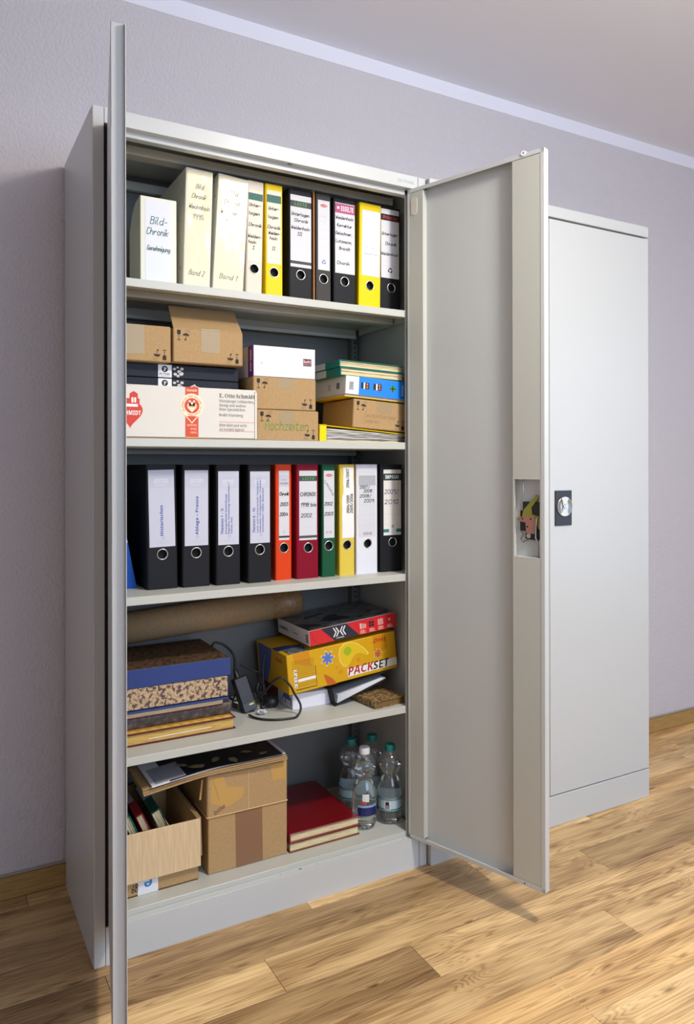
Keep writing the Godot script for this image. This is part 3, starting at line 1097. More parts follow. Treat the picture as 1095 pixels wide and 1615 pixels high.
	b.box(Vector3(0.0036, 0, -0.25), Vector3(0.0052, 0.314, -0.004), 0.0004)
	part("cover", b, M("orange card", C(176, 110, 52), 0.7), t)
	part("papers", Mb.new().box(Vector3(0.0019, 0.004, -0.245), Vector3(0.0035, 0.31, -0.003)), cp, t)
	# narrow black one, nearly blank label
	x = 0.6090
	w2 = 0.0470
	t = folder("narrow dark grey folder with almost blank ruled label and small blue recycling mark", x, y, z, w2, h, d, mats["grey marbled board"], TOP_GROUP, 0.0775)
	lb = Yv.call(425, 305, 473)
	l = spine_label(t, w2, 0.13, 0.90, lb, Yv.call(314.6, 305, 473), wp)
	b = Mb.new()
	hand(b, "Chronik", 0.006, Yv.call(341, 305, 473) - lb, 0.0055, 0.02, 0.0003)
	hand(b, "e.Tei", 0.006, Yv.call(350, 305, 473) - lb, 0.0055, 0.016, 0.0003)
	part("lettering", b, M("pencil", C(176, 176, 180), 0.7), l)
	rules(l, w2 * 0.77, [0.035, 0.062, 0.088, 0.112], M("pale rule", C(190, 190, 196), 0.7))
	oval_logo(l, w2 * 0.385, Yv.call(323, 305, 473) - lb, 0.011, 0.0042)
	recycle_mark(l, w2 * 0.385, 0.0225, 0.006, M("print blue", C(70, 110, 180), 0.6))
	# black one with magenta band
	x = 0.6637
	w2 = 0.0715
	t = folder("black folder with magenta title band ESSELTE and a handwritten list of names", x, y, z, w2, h, d, blk, TOP_GROUP, 0.078)
	lb = Yv.call(431, 312.5, 477)
	l = spine_label(t, w2, 0.07, 0.95, lb, Yv.call(320.5, 312.5, 477), wp)
	note(l, w2 * 0.88, lb, Yv, 312.5, 477.0, [["Weidenhain", 346, 0.03, 0.88], ["Korrektur", 358, 0.1, 0.74], ["Oelschner,", 370.5, 0.02, 0.84], ["Lutzmann,", 383, 0.03, 0.82], ["Brandt", 394, 0.2, 0.55], ["Chonik", 417, 0.1, 0.62]])
	brand(l, w2 * 0.88, Yv.call(336.5, 312.5, 477) - lb, 0.0265, M("magenta band", C(176, 74, 124), 0.6), "ESSELTE", M("print white"), 0.30, 0.93, true)
	b = Mb.new()
	var gy: float = Yv.call(328.5, 312.5, 477) - lb
	for k in 4:
		var a := PI / 4 + k * PI / 2
		b.disc(w2 * 0.88 * 0.155 + cos(a) * 0.0026, gy + sin(a) * 0.0026, 0.0019, 0.0019, 0.0005, 0.0008, 14)
	part("emblem", b, mats["print white"], l)
	# wide yellow one with a pocket
	x = 0.7440
	w2 = 0.0735
	t = folder("bright yellow folder with clear pocket over a white sheet, beside the rightmost black folder", x, y, z, w2, h, d, M("yellow board"), TOP_GROUP, 0.077)
	t.rotation.z = -0.016
	lb = Yv.call(434.5, 320, 482)
	l = spine_label(t, w2, 0.11, 0.93, lb, Yv.call(331.2, 320, 482), sleeve2)
	note(l, w2 * 0.82, lb, Yv, 320.0, 482.0, [["Chronik", 391, 0.14, 0.54], ["Weidenhain", 401, 0.14, 0.74]], 0.0065, 0.00045)
	# last black one
	x = 0.8150
	w2 = 0.0715
	t = folder("rightmost black folder on the top shelf, red print Printus on its black title band", x, y, z, w2, h, d, blk, TOP_GROUP, 0.078, 0.55)
	lb = Yv.call(439.3, 329, 486)
	l = spine_label(t, w2, 0.06, 0.92, lb, Yv.call(332.4, 329, 486), wp)
	note(l, w2 * 0.86, lb, Yv, 329.0, 486.0, [["Unterlagen", 373, 0.04, 0.86], ["Chronik", 388, 0.24, 0.6], ["Weidenhain", 404, 0.0, 0.94]])
	brand(l, w2 * 0.86, Yv.call(350.2, 329, 486) - lb, 0.0185, mats["ink black"], "Printus", mats["print red"], 0.12, 0.88, true)
	rules(l, w2 * 0.86, [0.036, 0.048, 0.094], M("pale rule"))
	recycle_mark(l, w2 * 0.86 * 0.5, 0.0225, 0.0075, mats["ink black"])


# handwritten lines on a label: [text, photo row of the baseline, start and width as fractions]
func note(l: Node3D, lw: float, lb: float, Yv: Callable, vt: float, vb: float, lines: Array, h := 0.0085, pen := 0.0015, m: Material = null) -> void:
	var b := Mb.new()
	for q in lines:
		hand(b, q[0], lw * q[2], Yv.call(q[1], vt, vb) - lb, h, lw * q[3], pen, 0.15)
	part("lettering", b, m if m else mats["ink black"], l)


func title_band(l: Node3D, lw: float, y: float, h: float, m: Material) -> void:
	var b := Mb.new()
	band(b, 0.0, y, lw, y + h)
	part("title_band", b, m, l)


func brand(l: Node3D, lw: float, y: float, h: float, m: Material, word: String, wm: Material, f0: float, f1: float, bold := true) -> void:
	title_band(l, lw, y, h, m)
	var b := Mb.new()
	print_type(b, word, lw * f0, y + h * 0.25, h * 0.52, lw * (f1 - f0), "Droid Sans", bold, 0.0, 0.0, 0.0006)
	part("printed_word", b, wm, l)


func oval_logo(l: Node3D, x: float, y: float, rx: float, ry: float) -> void:
	var b := Mb.new().disc(x, y, rx, ry, 0.0003, 0.0006, 20)
	part("oval_logo", b, mats["print red"], l)
	b = Mb.new()
	hand(b, "herlitz", x - rx * 0.75, y - ry * 0.55, ry * 1.1, rx * 1.5, 0.0006, 0.2, 0.0007)
	part("logo_lettering", b, mats["print white"], l)


func third_shelf() -> void:
	var y := SHELF_Y[2] as float
	var h := 0.3105
	var d := 0.262
	var wp: Material = mats["white paper"]
	var blk: Material = mats["black board"]
	var lab := M("pale grey label", C(196, 196, 208), 0.7)
	var Yv := func(v: float, vt: float, vb: float) -> float: return (vb - v) / (vb - vt) * h
	# two folders slumped in the left corner
	for k in 2:
		var t := thing("ring_binder", ["blue folder leaning over behind the left door, white label 1982 to 1993", "teal folder leaning in the corner behind the blue one"][k], "binder", Vector3([0.134, 0.098][k], y + 0.001, [-0.152, -0.16][k]), MID_GROUP)
		t.rotation.z = [0.19, 0.20][k]
		var m := M(["blue board", "teal board"][k], [C(24, 74, 160), C(20, 128, 112)][k], 0.5)
		var b := Mb.new()
		var w := 0.036
		b.box(Vector3(-w, 0, -0.0022), Vector3(0, h - 0.07, 0), 0.0008).box(Vector3(-w, 0, -0.2), Vector3(-w + 0.0022, h - 0.07, -0.002), 0.0004).box(Vector3(-0.0022, 0, -0.2), Vector3(0, h - 0.07, -0.002), 0.0004)
		part("cover", b, m, t)
		part("papers", Mb.new().box(Vector3(-w + 0.005, 0.005, -0.19), Vector3(-0.005, h - 0.085, -0.01)), mats["upright pages"], t)
		if k == 0:
			var l := paper_at("spine_label", t, -w + 0.001, 0.117, w - 0.002, 0.115, 0.0002, wp)
			b = Mb.new()
			print_type(b, "1982 – 1993 / Allgemeines", 0.022, 0.004, 0.006, 0.1, "Droid Sans", false, PI / 2)
			part("lettering", b, mats["ink black"], l)
		else:
			part("rivet", Mb.new().disc(-0.006, 0.06, 0.003, 0.003, 0.0, 0.0012, 14), mats["chrome"], t)
	# four wide black ones with the printed labels
	var spots := [[0.1485, -0.103, 0.0765, 0.014], [0.2346, -0.098, 0.0725, 0.0], [0.3203, -0.089, 0.0662, 0.0], [0.4055, -0.083, 0.0658, 0.0]]
	var words := ["Historisches", "Ablage – Presse", "Themen 1 – 5:", "Themen 6 – 10:"]
	var says := ["wide black folder with printed blue word Historisches on its pale label", "wide black folder with printed blue words Ablage – Presse on its pale label", "wide black folder labelled Themen 1 – 5 in blue print", "wide black folder labelled Themen 6 – 10 in blue print, left of the orange one"]
	for k in 4:
		var s: Array = spots[k]
		var w: float = s[2]
		var t := folder(says[k], s[0], y, s[1], w, h, d, blk, MID_GROUP, 0.0865, 0.5, s[3])
		var vb: float = [928, 924, 921, 918][k]
		var lt: float = Yv.call([740, 740.2, 741.8, 742.2][k], 731.2, vb)
		var lb: float = Yv.call([861.5, 859, 857.7, 855.4][k], 731.2, vb)
		var l := spine_label(t, w, 0.085, 0.93, lb, lt, lab)
		l.rotation.z = 0.006 if k == 0 else 0.0
		var lw := w * 0.845
		var lh := lt - lb
		title_band(l, lw, lh * 0.765, lh * 0.175, M("cool grey band", C(190, 192, 204), 0.7))
		var b := Mb.new()
		print_type(b, "OTTO", lw * 0.22, lh * 0.83, lh * 0.055, lw * 0.52, "Droid Sans", true, 0.0, 0.2, 0.0006)
		print_type(b, "OFFICE", lw * 0.26, lh * 0.795, lh * 0.018, lw * 0.42, "Droid Sans", false, 0.0, 0.0, 0.0006)
		part("printed_word", b, M("ghost print", C(212, 214, 224), 0.7), l)
		b = Mb.new()
		var bl: Material = mats["ink blue"]
		if k < 2:
			print_type(b, words[k], lw * [0.54, 0.58][k], lh * [0.145, 0.145][k], 0.0078, lh * [0.395, 0.51][k], "Droid Sans", true, PI / 2)
		else:
			var lines: Array = [["Demografische Entwicklung/", 0.545], ["Regenten, Verwaltung/ Infrastruktur /", 0.7], ["Schule, Kita", 0.225]] if k == 2 else [["Land- und Forstwirtschaft / Handwerk /", 0.75], ["Feuerwehr / Kirchgemeinde / Tradition /", 0.76], ["Vereinsleben / Köpfe, Menschen", 0.62]]
			print_type(b, words[k], lw * 0.25, lh * 0.145, 0.0074, lh * 0.355, "Droid Sans", true, PI / 2)
			for j in 3:
				print_type(b, lines[j][0], lw * (0.41 + 0.135 * j), lh * 0.148, 0.0044, lh * lines[j][1], "Droid Sans", true, PI / 2)
		part("lettering", b, bl, l)
		b = Mb.new().disc(lw * 0.54, lh * 0.115, 0.0052, 0.0052, 0.0003, 0.0005, 18)
		band(b, lw * 0.33, lh * 0.065, lw * 0.75, lh * 0.07)
		band(b, lw * 0.28, lh * 0.04, lw * 0.70, lh * 0.045)
		part("small_print", b, M("grey print", C(186, 186, 196), 0.7), l)
	# coloured row
	var row := [
		["orange", 0.4880, -0.093, 0.0475, C(214, 64, 20), "narrow orange folder with handwritten Chronik 2003 and 2004"],
		["crimson", 0.5460, -0.085, 0.0668, C(128, 6, 34), "crimson folder with handwritten CHRONIK 1998 bis 2002"],
		["green", 0.6230, -0.083, 0.0418, C(24, 80, 52), "narrow dark green folder with handwritten 2002 and 2003"],
		["straw", 0.6775, -0.083, 0.0485, C(214, 188, 72), "pale yellow folder with a torn white label written lengthwise"],
		["white", 0.7320, -0.084, 0.0705, C(218, 218, 224), "white folder with grey title band and green handwriting"],
		["black", 0.8125, -0.085, 0.0755, C(0, 0, 0), "rightmost black folder on the middle shelf, handwritten 2009/2010 in blue"]]
	for k in row.size():
		var r: Array = row[k]
		var w: float = r[3]
		var m: Material = blk if r[0] == "black" else M(r[0] + " board", r[4], 0.5)
		var vb: float = [914, 912, 909.5, 907, 904.5, 901][k]
		var hy: float = Yv.call([863.4, 863.4, 860.3, 858.8, 856.8, 854.6][k], 731.8, vb)
		var t := folder(r[5], r[1], y, r[2], w, h, d, m, MID_GROUP, hy, [0.52, 0.53, 0.5, 0.5, 0.53, 0.55][k])
		var lt: float = Yv.call([741.6, 741.6, 741.6, 736.3, 742, 740][k], 731.8, vb)
		var lb: float = Yv.call([851.2, 851.2, 848, 848, 846.5, 843.5][k], 731.8, vb)
		var f0: float = [0.2, 0.12, 0.12, 0.14, 0.12, 0.14][k]
		var f1: float = [0.84, 0.92, 0.90, 0.97, 0.90, 0.93][k]
		var lw := w * (f1 - f0)
		var lh := lt - lb
		var l: MeshInstance3D
		if k == 3:
			var edge := PackedVector2Array()
			for i in 15:
				edge.append(Vector2(rng.randf_range(0.0, 0.0028) + (0.003 if i > 8 else 0.0), lh * i / 14.0))
			for i in 15:
				edge.append(Vector2(lw - rng.randf_range(0.0, 0.0016) - (0.002 if i < 3 else 0.0), lh * (14 - i) / 14.0))
			l = part("spine_label", Mb.new().poly(edge, -0.0003, 0.0004), M("off white label", C(232, 230, 226), 0.75), t)
			l.position = Vector3(w * f0, lb, 0.0003)
		else:
			l = spine_label(t, w, f0, f1, lb, lt, M("white label", C(206, 206, 210), 0.7) if k != 5 else M("ivory label 2", C(224, 220, 212), 0.7))
		var b := Mb.new()
		var ink: Material = mats["ink black"]
		match k:
			0:
				hand(b, "Chronik", lw * 0.08, lh * 0.645, 0.0085, lw * 0.86, 0.0016)
				hand(b, "2003", lw * 0.12, lh * 0.495, 0.0085, lw * 0.74, 0.0016)
				hand(b, "2004", lw * 0.08, lh * 0.35, 0.0085, lw * 0.76, 0.0016)
				title_band(l, lw, lh * 0.77, lh * 0.17, M("cool grey band"))
				var e := Mb.new()
				hand(e, "vvv", lw * 0.22, lh * 0.86, 0.0055, lw * 0.5, 0.0006)
				print_type(e, "FALKEN", lw * 0.12, lh * 0.805, 0.0042, lw * 0.76, "Droid Sans", true, 0, 0, 0.0006)
				part("printed_word", e, M("slate print", C(110, 70, 80), 0.7), l)
				rules(l, lw, [lh * 0.2, lh * 0.34, lh * 0.48, lh * 0.63], M("pale rule"))
				recycle_mark(l, lw * 0.5, lh * 0.12, 0.0045, M("grey print"))
				e = Mb.new()
				band(e, 0, lh * 0.035, lw, lh * 0.062)
				part("foot_band", e, mats["ink black"], l)
			1:
				hand(b, "CHRONIK", lw * 0.06, lh * 0.635, 0.0095, lw * 0.86, 0.0016)
				hand(b, "1998 bis", lw * 0.10, lh * 0.485, 0.0095, lw * 0.84, 0.0016)
				hand(b, "2002", lw * 0.10, lh * 0.33, 0.0095, lw * 0.58, 0.0016)
				brand(l, lw, lh * 0.85, lh * 0.075, M("dark grey band"), "LEITZ", M("leaf green print"), 0.18, 0.86)
				rules(l, lw, [lh * 0.19, lh * 0.31, lh * 0.46, lh * 0.61], M("pale rule"))
				var e := Mb.new()
				band(e, 0, lh * 0.03, lw, lh * 0.065)
				part("foot_band", e, M("dark grey band"), l)
			2:
				var word := "CHRONIK"
				for i in 7:
					hand(b, word[i], lw * (0.06 + 0.125 * i), lh * (0.82 - 0.032 * i), 0.0065, 0.0042, 0.0008)
				hand(b, "2002", lw * 0.06, lh * 0.485, 0.0085, lw * 0.74, 0.0016)
				hand(b, "2003", lw * 0.06, lh * 0.335, 0.0085, lw * 0.80, 0.0016)
				hand(b, "81.98", lw * 0.2, lh * 0.075, 0.004, lw * 0.5, 0.0005)
				oval_logo(l, lw * 0.5, lh * 0.93, 0.011, 0.0038)
				rules(l, lw, [lh * 0.16, lh * 0.31, lh * 0.46, lh * 0.62], M("pale rule"))
			3:
				ink = M("dark green ink", C(20, 60, 44), 0.7)
				for q in [["2006/2007", 0.56, 0.71, 0.26], ["2004/2005", 0.58, 0.35, 0.25], ["2005/2006", 0.86, 0.35, 0.27]]:
					b.at(Transform3D(Basis(Vector3.BACK, PI / 2), Vector3(lw * q[1], lh * q[2], 0)))
					hand(b, q[0], 0, 0, 0.0072, lh * q[3], 0.0016)
				b.at(Transform3D())
			4:
				ink = M("green ink", C(24, 84, 60), 0.7)
				hand(b, "2007/", lw * 0.06, lh * 0.735, 0.0078, lw * 0.56, 0.0016)
				hand(b, "2008", lw * 0.28, lh * 0.675, 0.0078, lw * 0.48, 0.0016)
				hand(b, "2008/", lw * 0.06, lh * 0.60, 0.0078, lw * 0.66, 0.0016)
				hand(b, "2009", lw * 0.3, lh * 0.525, 0.0085, lw * 0.58, 0.0016)
				title_band(l, lw, lh * 0.78, lh * 0.15, M("mid grey band", C(168, 168, 174), 0.7))
				rules(l, lw, [lh * 0.18, lh * 0.33, lh * 0.48], M("pale rule"))
				bars(l, lw * 0.25, lh * 0.03, lw * 0.5, 0.008, mats["ink grey"])
			5:
				ink = mats["ink navy"]
				hand(b, "2009/", lw * 0.06, lh * 0.635, 0.0115, lw * 0.78, 0.0016)
				hand(b, "2010", lw * 0.06, lh * 0.48, 0.0115, lw * 0.76, 0.0016)
				brand(l, lw, lh * 0.835, lh * 0.105, M("dark teal band", C(34, 62, 58), 0.6), "IMPEGA!", mats["print white"], 0.1, 0.86)
				rules(l, lw, [lh * 0.17, lh * 0.32, lh * 0.47, lh * 0.62], M("pale rule"))
				var e := Mb.new()
				band(e, 0, lh * 0.045, lw, lh * 0.095)
				part("foot_band", e, M("teal print", C(40, 120, 112), 0.6), l)
				e = Mb.new()
				band(e, lw * 0.3, lh * 0.03, lw * 0.72, lh * 0.1, 0.0005)
				part("barcode_field", e, wp, l)
				bars(l, lw * 0.33, lh * 0.04, lw * 0.36, 0.006, mats["ink black"])
				recycle_mark(l, lw * 0.52, lh * 0.135, 0.0042, mats["ink black"])
		part("lettering", b, ink, l)


# ------------------------------------------------------------------ boxes
# a goblet and an umbrella in the rain, as printed on shipping boxes
func symbols(b: Mb, x: float, y: float, s: float, flip := false) -> void:
	var old := b.xf
	var k := -1.0 if flip else 1.0
	b.at(old * Transform3D(Basis(Vector3.BACK, PI if flip else 0.0), Vector3(x, y, 0)))
	var z0 := -0.0002
	var z1 := 0.0003
	b.poly(scaled([[-0.95, 1.0], [-0.35, 1.0], [-0.36, 0.42], [-0.5, 0.25], [-0.8, 0.25], [-0.94, 0.42]], s), z0, z1)
	b.poly(scaled([[-0.69, 0.3], [-0.61, 0.3], [-0.61, -0.5], [-0.69, -0.5]], s), z0, z1)
	b.poly(scaled([[-0.95, -0.5], [-0.35, -0.5], [-0.35, -0.6], [-0.95, -0.6]], s), z0, z1)
	var dome := []
	for i in 11:
		var a := PI * i / 10.0
		dome.append([0.5 + cos(a) * 0.55, 0.1 + sin(a) * 0.45])
	for i in 4:
		dome.append([-0.05 + 0.22 * (i + 0.5), 0.2 if i % 2 == 0 else 0.12])
	b.poly(scaled(dome, s), z0, z1)
	b.poly(scaled([[0.46, 0.2], [0.54, 0.2], [0.54, -0.45], [0.46, -0.45]], s), z0, z1)
	b.poly(scaled([[0.26, -0.36], [0.33, -0.36], [0.36, -0.5], [0.54, -0.45], [0.52, -0.58], [0.36, -0.62], [0.27, -0.55]], s), z0, z1)
	for q in [[0.35, 0.75], [0.6, 0.75], [0.85, 0.75], [0.55, 0.98], [0.8, 0.98], [1.05, 0.98], [1.0, 0.6]]:
		b.poly(scaled([[q[0], q[1]], [q[0] + 0.07, q[1]], [q[0] + 0.14, q[1] + 0.12], [q[0] + 0.07, q[1] + 0.12]], s), z0, z1)
	b.at(old)


func scaled(list: Array, s: float) -> PackedVector2Array:
	var p := PackedVector2Array()
	for q in list:
		p.append(Vector2(q[0], q[1]) * s)
	return p


func carton(label: String, x: float, y: float, z: float, w: float, h: float, d: float, tape: Array, group := "") -> Node3D:
	var t := thing("cardboard_box", label, "box", Vector3(x, y, z), group)
	part("body", Mb.new().box(Vector3(0, 0, -d), Vector3(w, h, 0), 0.0022), mats["cardboard"], t)
	var b := Mb.new()
	symbols(b, 0.024, h - 0.021, 0.0155)
	part("printed_symbols", b, mats["card symbols"], t)
	b = Mb.new()
	symbols(b, w - 0.026, 0.021, 0.0155, true)
	part("printed_symbols", b, mats["card symbols"], t)
	if tape.size():
		var p := PackedVector2Array([Vector2(tape[0], h - 0.0005), Vector2(tape[0], tape[2]), Vector2(tape[0] + (tape[1] - tape[0]) * 0.5, tape[2] - 0.001), Vector2(tape[1], tape[2] + 0.001), Vector2(tape[1], h - 0.0005)])
		part("parcel_tape", Mb.new().poly(p, -0.0003, 0.0003), mats["tape on card"], t)
	return t


const CARTONS := "small brown cardboard boxes on the second shelf"


func second_shelf() -> void:
	var y := SHELF_Y[1] as float
	var b := Mb.new()
	# long white gingerbread box
	var t := thing("gingerbread_box", "long white carton printed E. Otto Schmidt with an orange-red seal strip", "box", Vector3(0.03, y, -0.035))
	var w := 0.3815
	var h := 0.1275
	part("body", Mb.new().box(Vector3(0, 0.0035, -0.05), Vector3(w - 0.002, h, 0), 0.0014), M("white carton", C(214, 208, 196), 0.6), t)
	b = Mb.new().box(Vector3(0, 0.0, -0.05), Vector3(w, 0.0036, 0.001), 0.0006)
	b.box(Vector3(w - 0.0075, 0.002, -0.05), Vector3(w, h - 0.004, 0.0008), 0.0006)
	part("board_edge", b, M("raw board edge", C(140, 118, 90), 0.85), t)
	part("side_seam", Mb.new().box(Vector3(w - 0.0068, 0.003, -0.03), Vector3(w - 0.0006, h - 0.005, 0.0014), 0.0006), M("white carton"), t)
	var U := func(u: float) -> float: return 0.0834 - 0.03 + (u - 25.0) / (1040.0 - 25.0) * (0.4112 - 0.0834)
	var V := func(u: float, v: float) -> float: return h - (v - lerpf(68, 122, (u - 25.0) / 1015.0)) / lerpf(410, 380, (u - 25.0) / 1015.0) * 0.1225
	b = Mb.new()
	for q in [["E. Otto Schmidt", 727, 176, 1022, 190, 0.0098], ["Nürnberger Lebkuchen,", 727, 213, 1015, 230, 0.0066], ["Honig und andere", 727, 247, 945, 256, 0.0066], ["feine Spezialitäten", 727, 279, 940, 288, 0.0066], ["90469 Nürnberg", 725, 325, 922, 333, 0.0066], ["Bitte kühl und nicht", 727, 405, 953, 413, 0.0066], ["zu trocken lagern!", 727, 438, 932, 440, 0.0066]]:
		print_type(b, q[0], U.call(q[1]), V.call(q[1], q[2]), q[5], U.call(q[3]) - U.call(q[1]), "Droid Serif", q[5] > 0.009, 0.0, 0.0, 0.0002)
	part("lettering", b, mats["ink black"], t)
	b = Mb.new()
	band(b, U.call(728), V.call(728, 371), U.call(1025), V.call(728, 371) + 0.0008, 0.0001)
	band(b, U.call(728), V.call(728, 444), U.call(1025), V.call(728, 444) + 0.0008, 0.0001)
	part("red_rules", b, mats["print red"], t)
	# heart with a little castle, half behind the door
	var hx: float = U.call(48)
	var hy: float = V.call(48, 300)
	b = Mb.new()
	var heart := PackedVector2Array()
	for i in 40:
		var a := TAU * i / 40
		heart.append(Vector2(hx + 0.00185 * 16 * pow(sin(a), 3), hy + 0.0021 * (13 * cos(a) - 5 * cos(2 * a) - 2 * cos(3 * a) - cos(4 * a))))
	b.poly(heart, -0.0003, 0.0003)
	b.box(Vector3(hx - 0.022, hy + 0.014, -0.0003), Vector3(hx + 0.022, hy + 0.036, 0.00045))
	b.poly(PackedVector2Array([Vector2(hx - 0.001, hy + 0.035), Vector2(hx + 0.018, hy + 0.035), Vector2(hx + 0.018, hy + 0.047), Vector2(hx + 0.0085, hy + 0.053), Vector2(hx - 0.001, hy + 0.047)]), -0.0003, 0.00055)
	part("red_heart", b, M("seal red", C(204, 56, 34), 0.6), t)
	b = Mb.new()
	print_type(b, "SCHMIDT", hx - 0.025, hy - 0.0035, 0.0105, 0.050, "Droid Sans", true, 0, 0, 0.0006)
	b.box(Vector3(hx + 0.003, hy + 0.026, 0.0002), Vector3(hx + 0.0075, hy + 0.038, 0.0008)).box(Vector3(hx + 0.0095, hy + 0.026, 0.0002), Vector3(hx + 0.014, hy + 0.038, 0.0008)).box(Vector3(hx - 0.018, hy + 0.016, 0.0002), Vector3(hx + 0.018, hy + 0.0225, 0.0008))
	part("heart_lettering", b, mats["print white"], t)
	# seal strip with its round stamp
	var sx: float = U.call(510)
	b = Mb.new().box(Vector3(sx - 0.0165, 0.001, -0.0003), Vector3(sx + 0.0165, h + 0.0002, 0.0004)).box(Vector3(sx - 0.0165, h - 0.0008, -0.04), Vector3(sx + 0.0165, h + 0.0004, 0.0004))
	var strip := part("seal_strip", b, M("seal orange", C(206, 66, 26), 0.5), t)
	var scy := h - 0.0455
	b = Mb.new()
	var star := PackedVector2Array()
	for i in 72:
		var r := 0.0305 if i % 2 == 0 else 0.0288
		star.append(Vector2(sx + r * cos(TAU * i / 72), scy + r * sin(TAU * i / 72)))
	b.poly(star, 0.0003, 0.0006)
	b.poly(PackedVector2Array([Vector2(sx - 0.0165, scy - 0.026), Vector2(sx + 0.0165, scy - 0.026), Vector2(sx, scy - 0.0435)]), 0.0003, 0.0005)
	part("round_stamp", b, M("stamp cream", C(240, 222, 186), 0.6), strip)
	b = Mb.new().disc(sx, scy, 0.0188, 0.0188, 0.0005, 0.0008, 32)
	b.poly(PackedVector2Array([Vector2(sx - 0.0135, scy - 0.0255), Vector2(sx + 0.0135, scy - 0.0255), Vector2(sx, scy - 0.040)]), 0.0004, 0.0008)
	var words := "Produktion und Versand in einem Haus"
	for i in words.length():
		var a := PI * 1.18 - i * TAU * 0.93 / words.length()
		b.at(Transform3D(Basis(Vector3.BACK, a - PI / 2), Vector3(sx + cos(a) * 0.0215, scy + sin(a) * 0.0215, 0)))
		if words[i] != " ":
			print_type(b, words[i], -0.0013, 0, 0.0042, 0.0, "Droid Serif", true, 0, 0, 0.0007)
	b.at(Transform3D())
	part("stamp_ring", b, M("seal orange"), strip)
	b = Mb.new()
	var ht := PackedVector2Array()
	for i in 32:
		var a := TAU * i / 32
		ht.append(Vector2(sx + 0.00075 * 16 * pow(sin(a), 3), scy - 0.004 + 0.0008 * (13 * cos(a) - 5 * cos(2 * a) - 2 * cos(3 * a) - cos(4 * a))))
	b.poly(ht, 0.0007, 0.001)
	b.box(Vector3(sx - 0.008, scy + 0.004, 0.0007), Vector3(sx - 0.003, scy + 0.013, 0.001)).box(Vector3(sx + 0.003, scy + 0.004, 0.0007), Vector3(sx + 0.008, scy + 0.013, 0.001)).box(Vector3(sx - 0.0075, scy - 0.001, 0.0007), Vector3(sx + 0.0075, scy + 0.0085, 0.001))
	print_type(b, "Garantie", sx - 0.013, h - 0.0105, 0.0055, 0.026, "Droid Serif", true, 0, 0, 0.0005)
	for q in [["Garantie", 0.0445 - 0.012], ["Frisch-", 0.0345 - 0.011], ["Ganz-", 0.0245 - 0.010]]:
		print_type(b, q[0], sx + 0.012, q[1] + 0.004, 0.005, 0.024 if q[0] == "Garantie" else 0.017, "Droid Serif", false, PI, 0, 0.0005)
	part("stamp_print", b, M("stamp cream"), strip)
	b = Mb.new()
	print_type(b, "SCHMIDT", sx - 0.0095, scy - 0.0035, 0.0042, 0.019, "Droid Sans", true, 0, 0, 0.0012)
	b.box(Vector3(sx - 0.0058, scy + 0.0045, 0.0009), Vector3(sx - 0.0046, scy + 0.008, 0.0012)).box(Vector3(sx + 0.0046, scy + 0.0045, 0.0009), Vector3(sx + 0.0058, scy + 0.008, 0.0012))
	part("stamp_lettering", b, M("seal orange"), strip)
	b = Mb.new()
	for i in 9:
		b.disc(sx - 0.0145 + i * 0.0036, 0.003, 0.0022, 0.003, 0.0003, 0.0006, 10)
	part("gold_fringe", b, M("gold print", C(222, 168, 50), 0.5), strip)
	b = Mb.new()
	b.box(Vector3(-0.022, 0.0, -0.001), Vector3(0.0, 0.003, 0.0), 0.0006)
	var torn := part("torn_paper", Mb.new().at(Transform3D(Basis(Vector3.BACK, 0.5), Vector3(sx, h - 0.001, -0.002))).box(Vector3(-0.02, 0, -0.004), Vector3(0.012, 0.0035, 0.0), 0.0008).at(Transform3D(Basis(Vector3.BACK, -0.35), Vector3(sx + 0.004, h + 0.003, -0.002))).box(Vector3(0, 0, -0.004), Vector3(0.022, 0.003, 0.0), 0.0008), M("white carton"), t)
	torn.set_meta("label", "torn white paper scraps")
	# two dark boxes behind it
	var navy := textured("ribbed navy board", noise_tex(0.02, [[0.0, C(22, 24, 32)], [1.0, C(38, 40, 52)]], 256, 61, 2), 0.45, Vector3(90, 1, 1))
	for k in 2:
		t = thing("gift_box", ["dark navy ribbed box, upper of two behind the white carton", "dark navy ribbed box, lower of two behind the white carton"][k], "box", Vector3(0.025, y + [0.1530, 0.0][k], -0.09), "flat navy boxes")
		var bh: float = [0.0335, 0.1520][k]
		part("body", Mb.new().box(Vector3(0, 0, -0.26), Vector3(0.3575, bh, 0), 0.0015), navy, t)
		var top: float = bh
		b = Mb.new().box(Vector3(0.147, maxf(0.001, top - 0.032), -0.0003), Vector3(0.181, top - 0.0005, 0.0004))
		var l := part("sticker", b, M("white sticker", C(224, 224, 226), 0.5), t)
		b = Mb.new()
		print_type(b, "PETERS", 0.1495, top - 0.0265, 0.0055, 0.027, "Droid Serif", true, 0, 0, 0.0005)
		print_type(b, "PRALINEN", 0.1505, top - 0.0305, 0.002, 0.025, "Droid Sans", false, 0, 0, 0.0005)
		part("lettering", b, mats["ink black"], l)
		part("round_mark", Mb.new().disc(0.1635, top - 0.0115, 0.0078, 0.0078, 0.0003, 0.0006, 28), mats["ink black"], l)
		b = Mb.new()
		print_type(b, "P", 0.1605, top - 0.016, 0.0085, 0.0, "Droid Serif", true, 0, 0, 0.0007)
		part("monogram", b, M("white sticker"), l)
		b = Mb.new().box(Vector3(0.1812, maxf(0.001, top - 0.032), -0.0003), Vector3(0.2135, top - 0.0005, 0.0004))
		l = part("picture_panel", b, mats["ink black"], t)
		b = Mb.new()
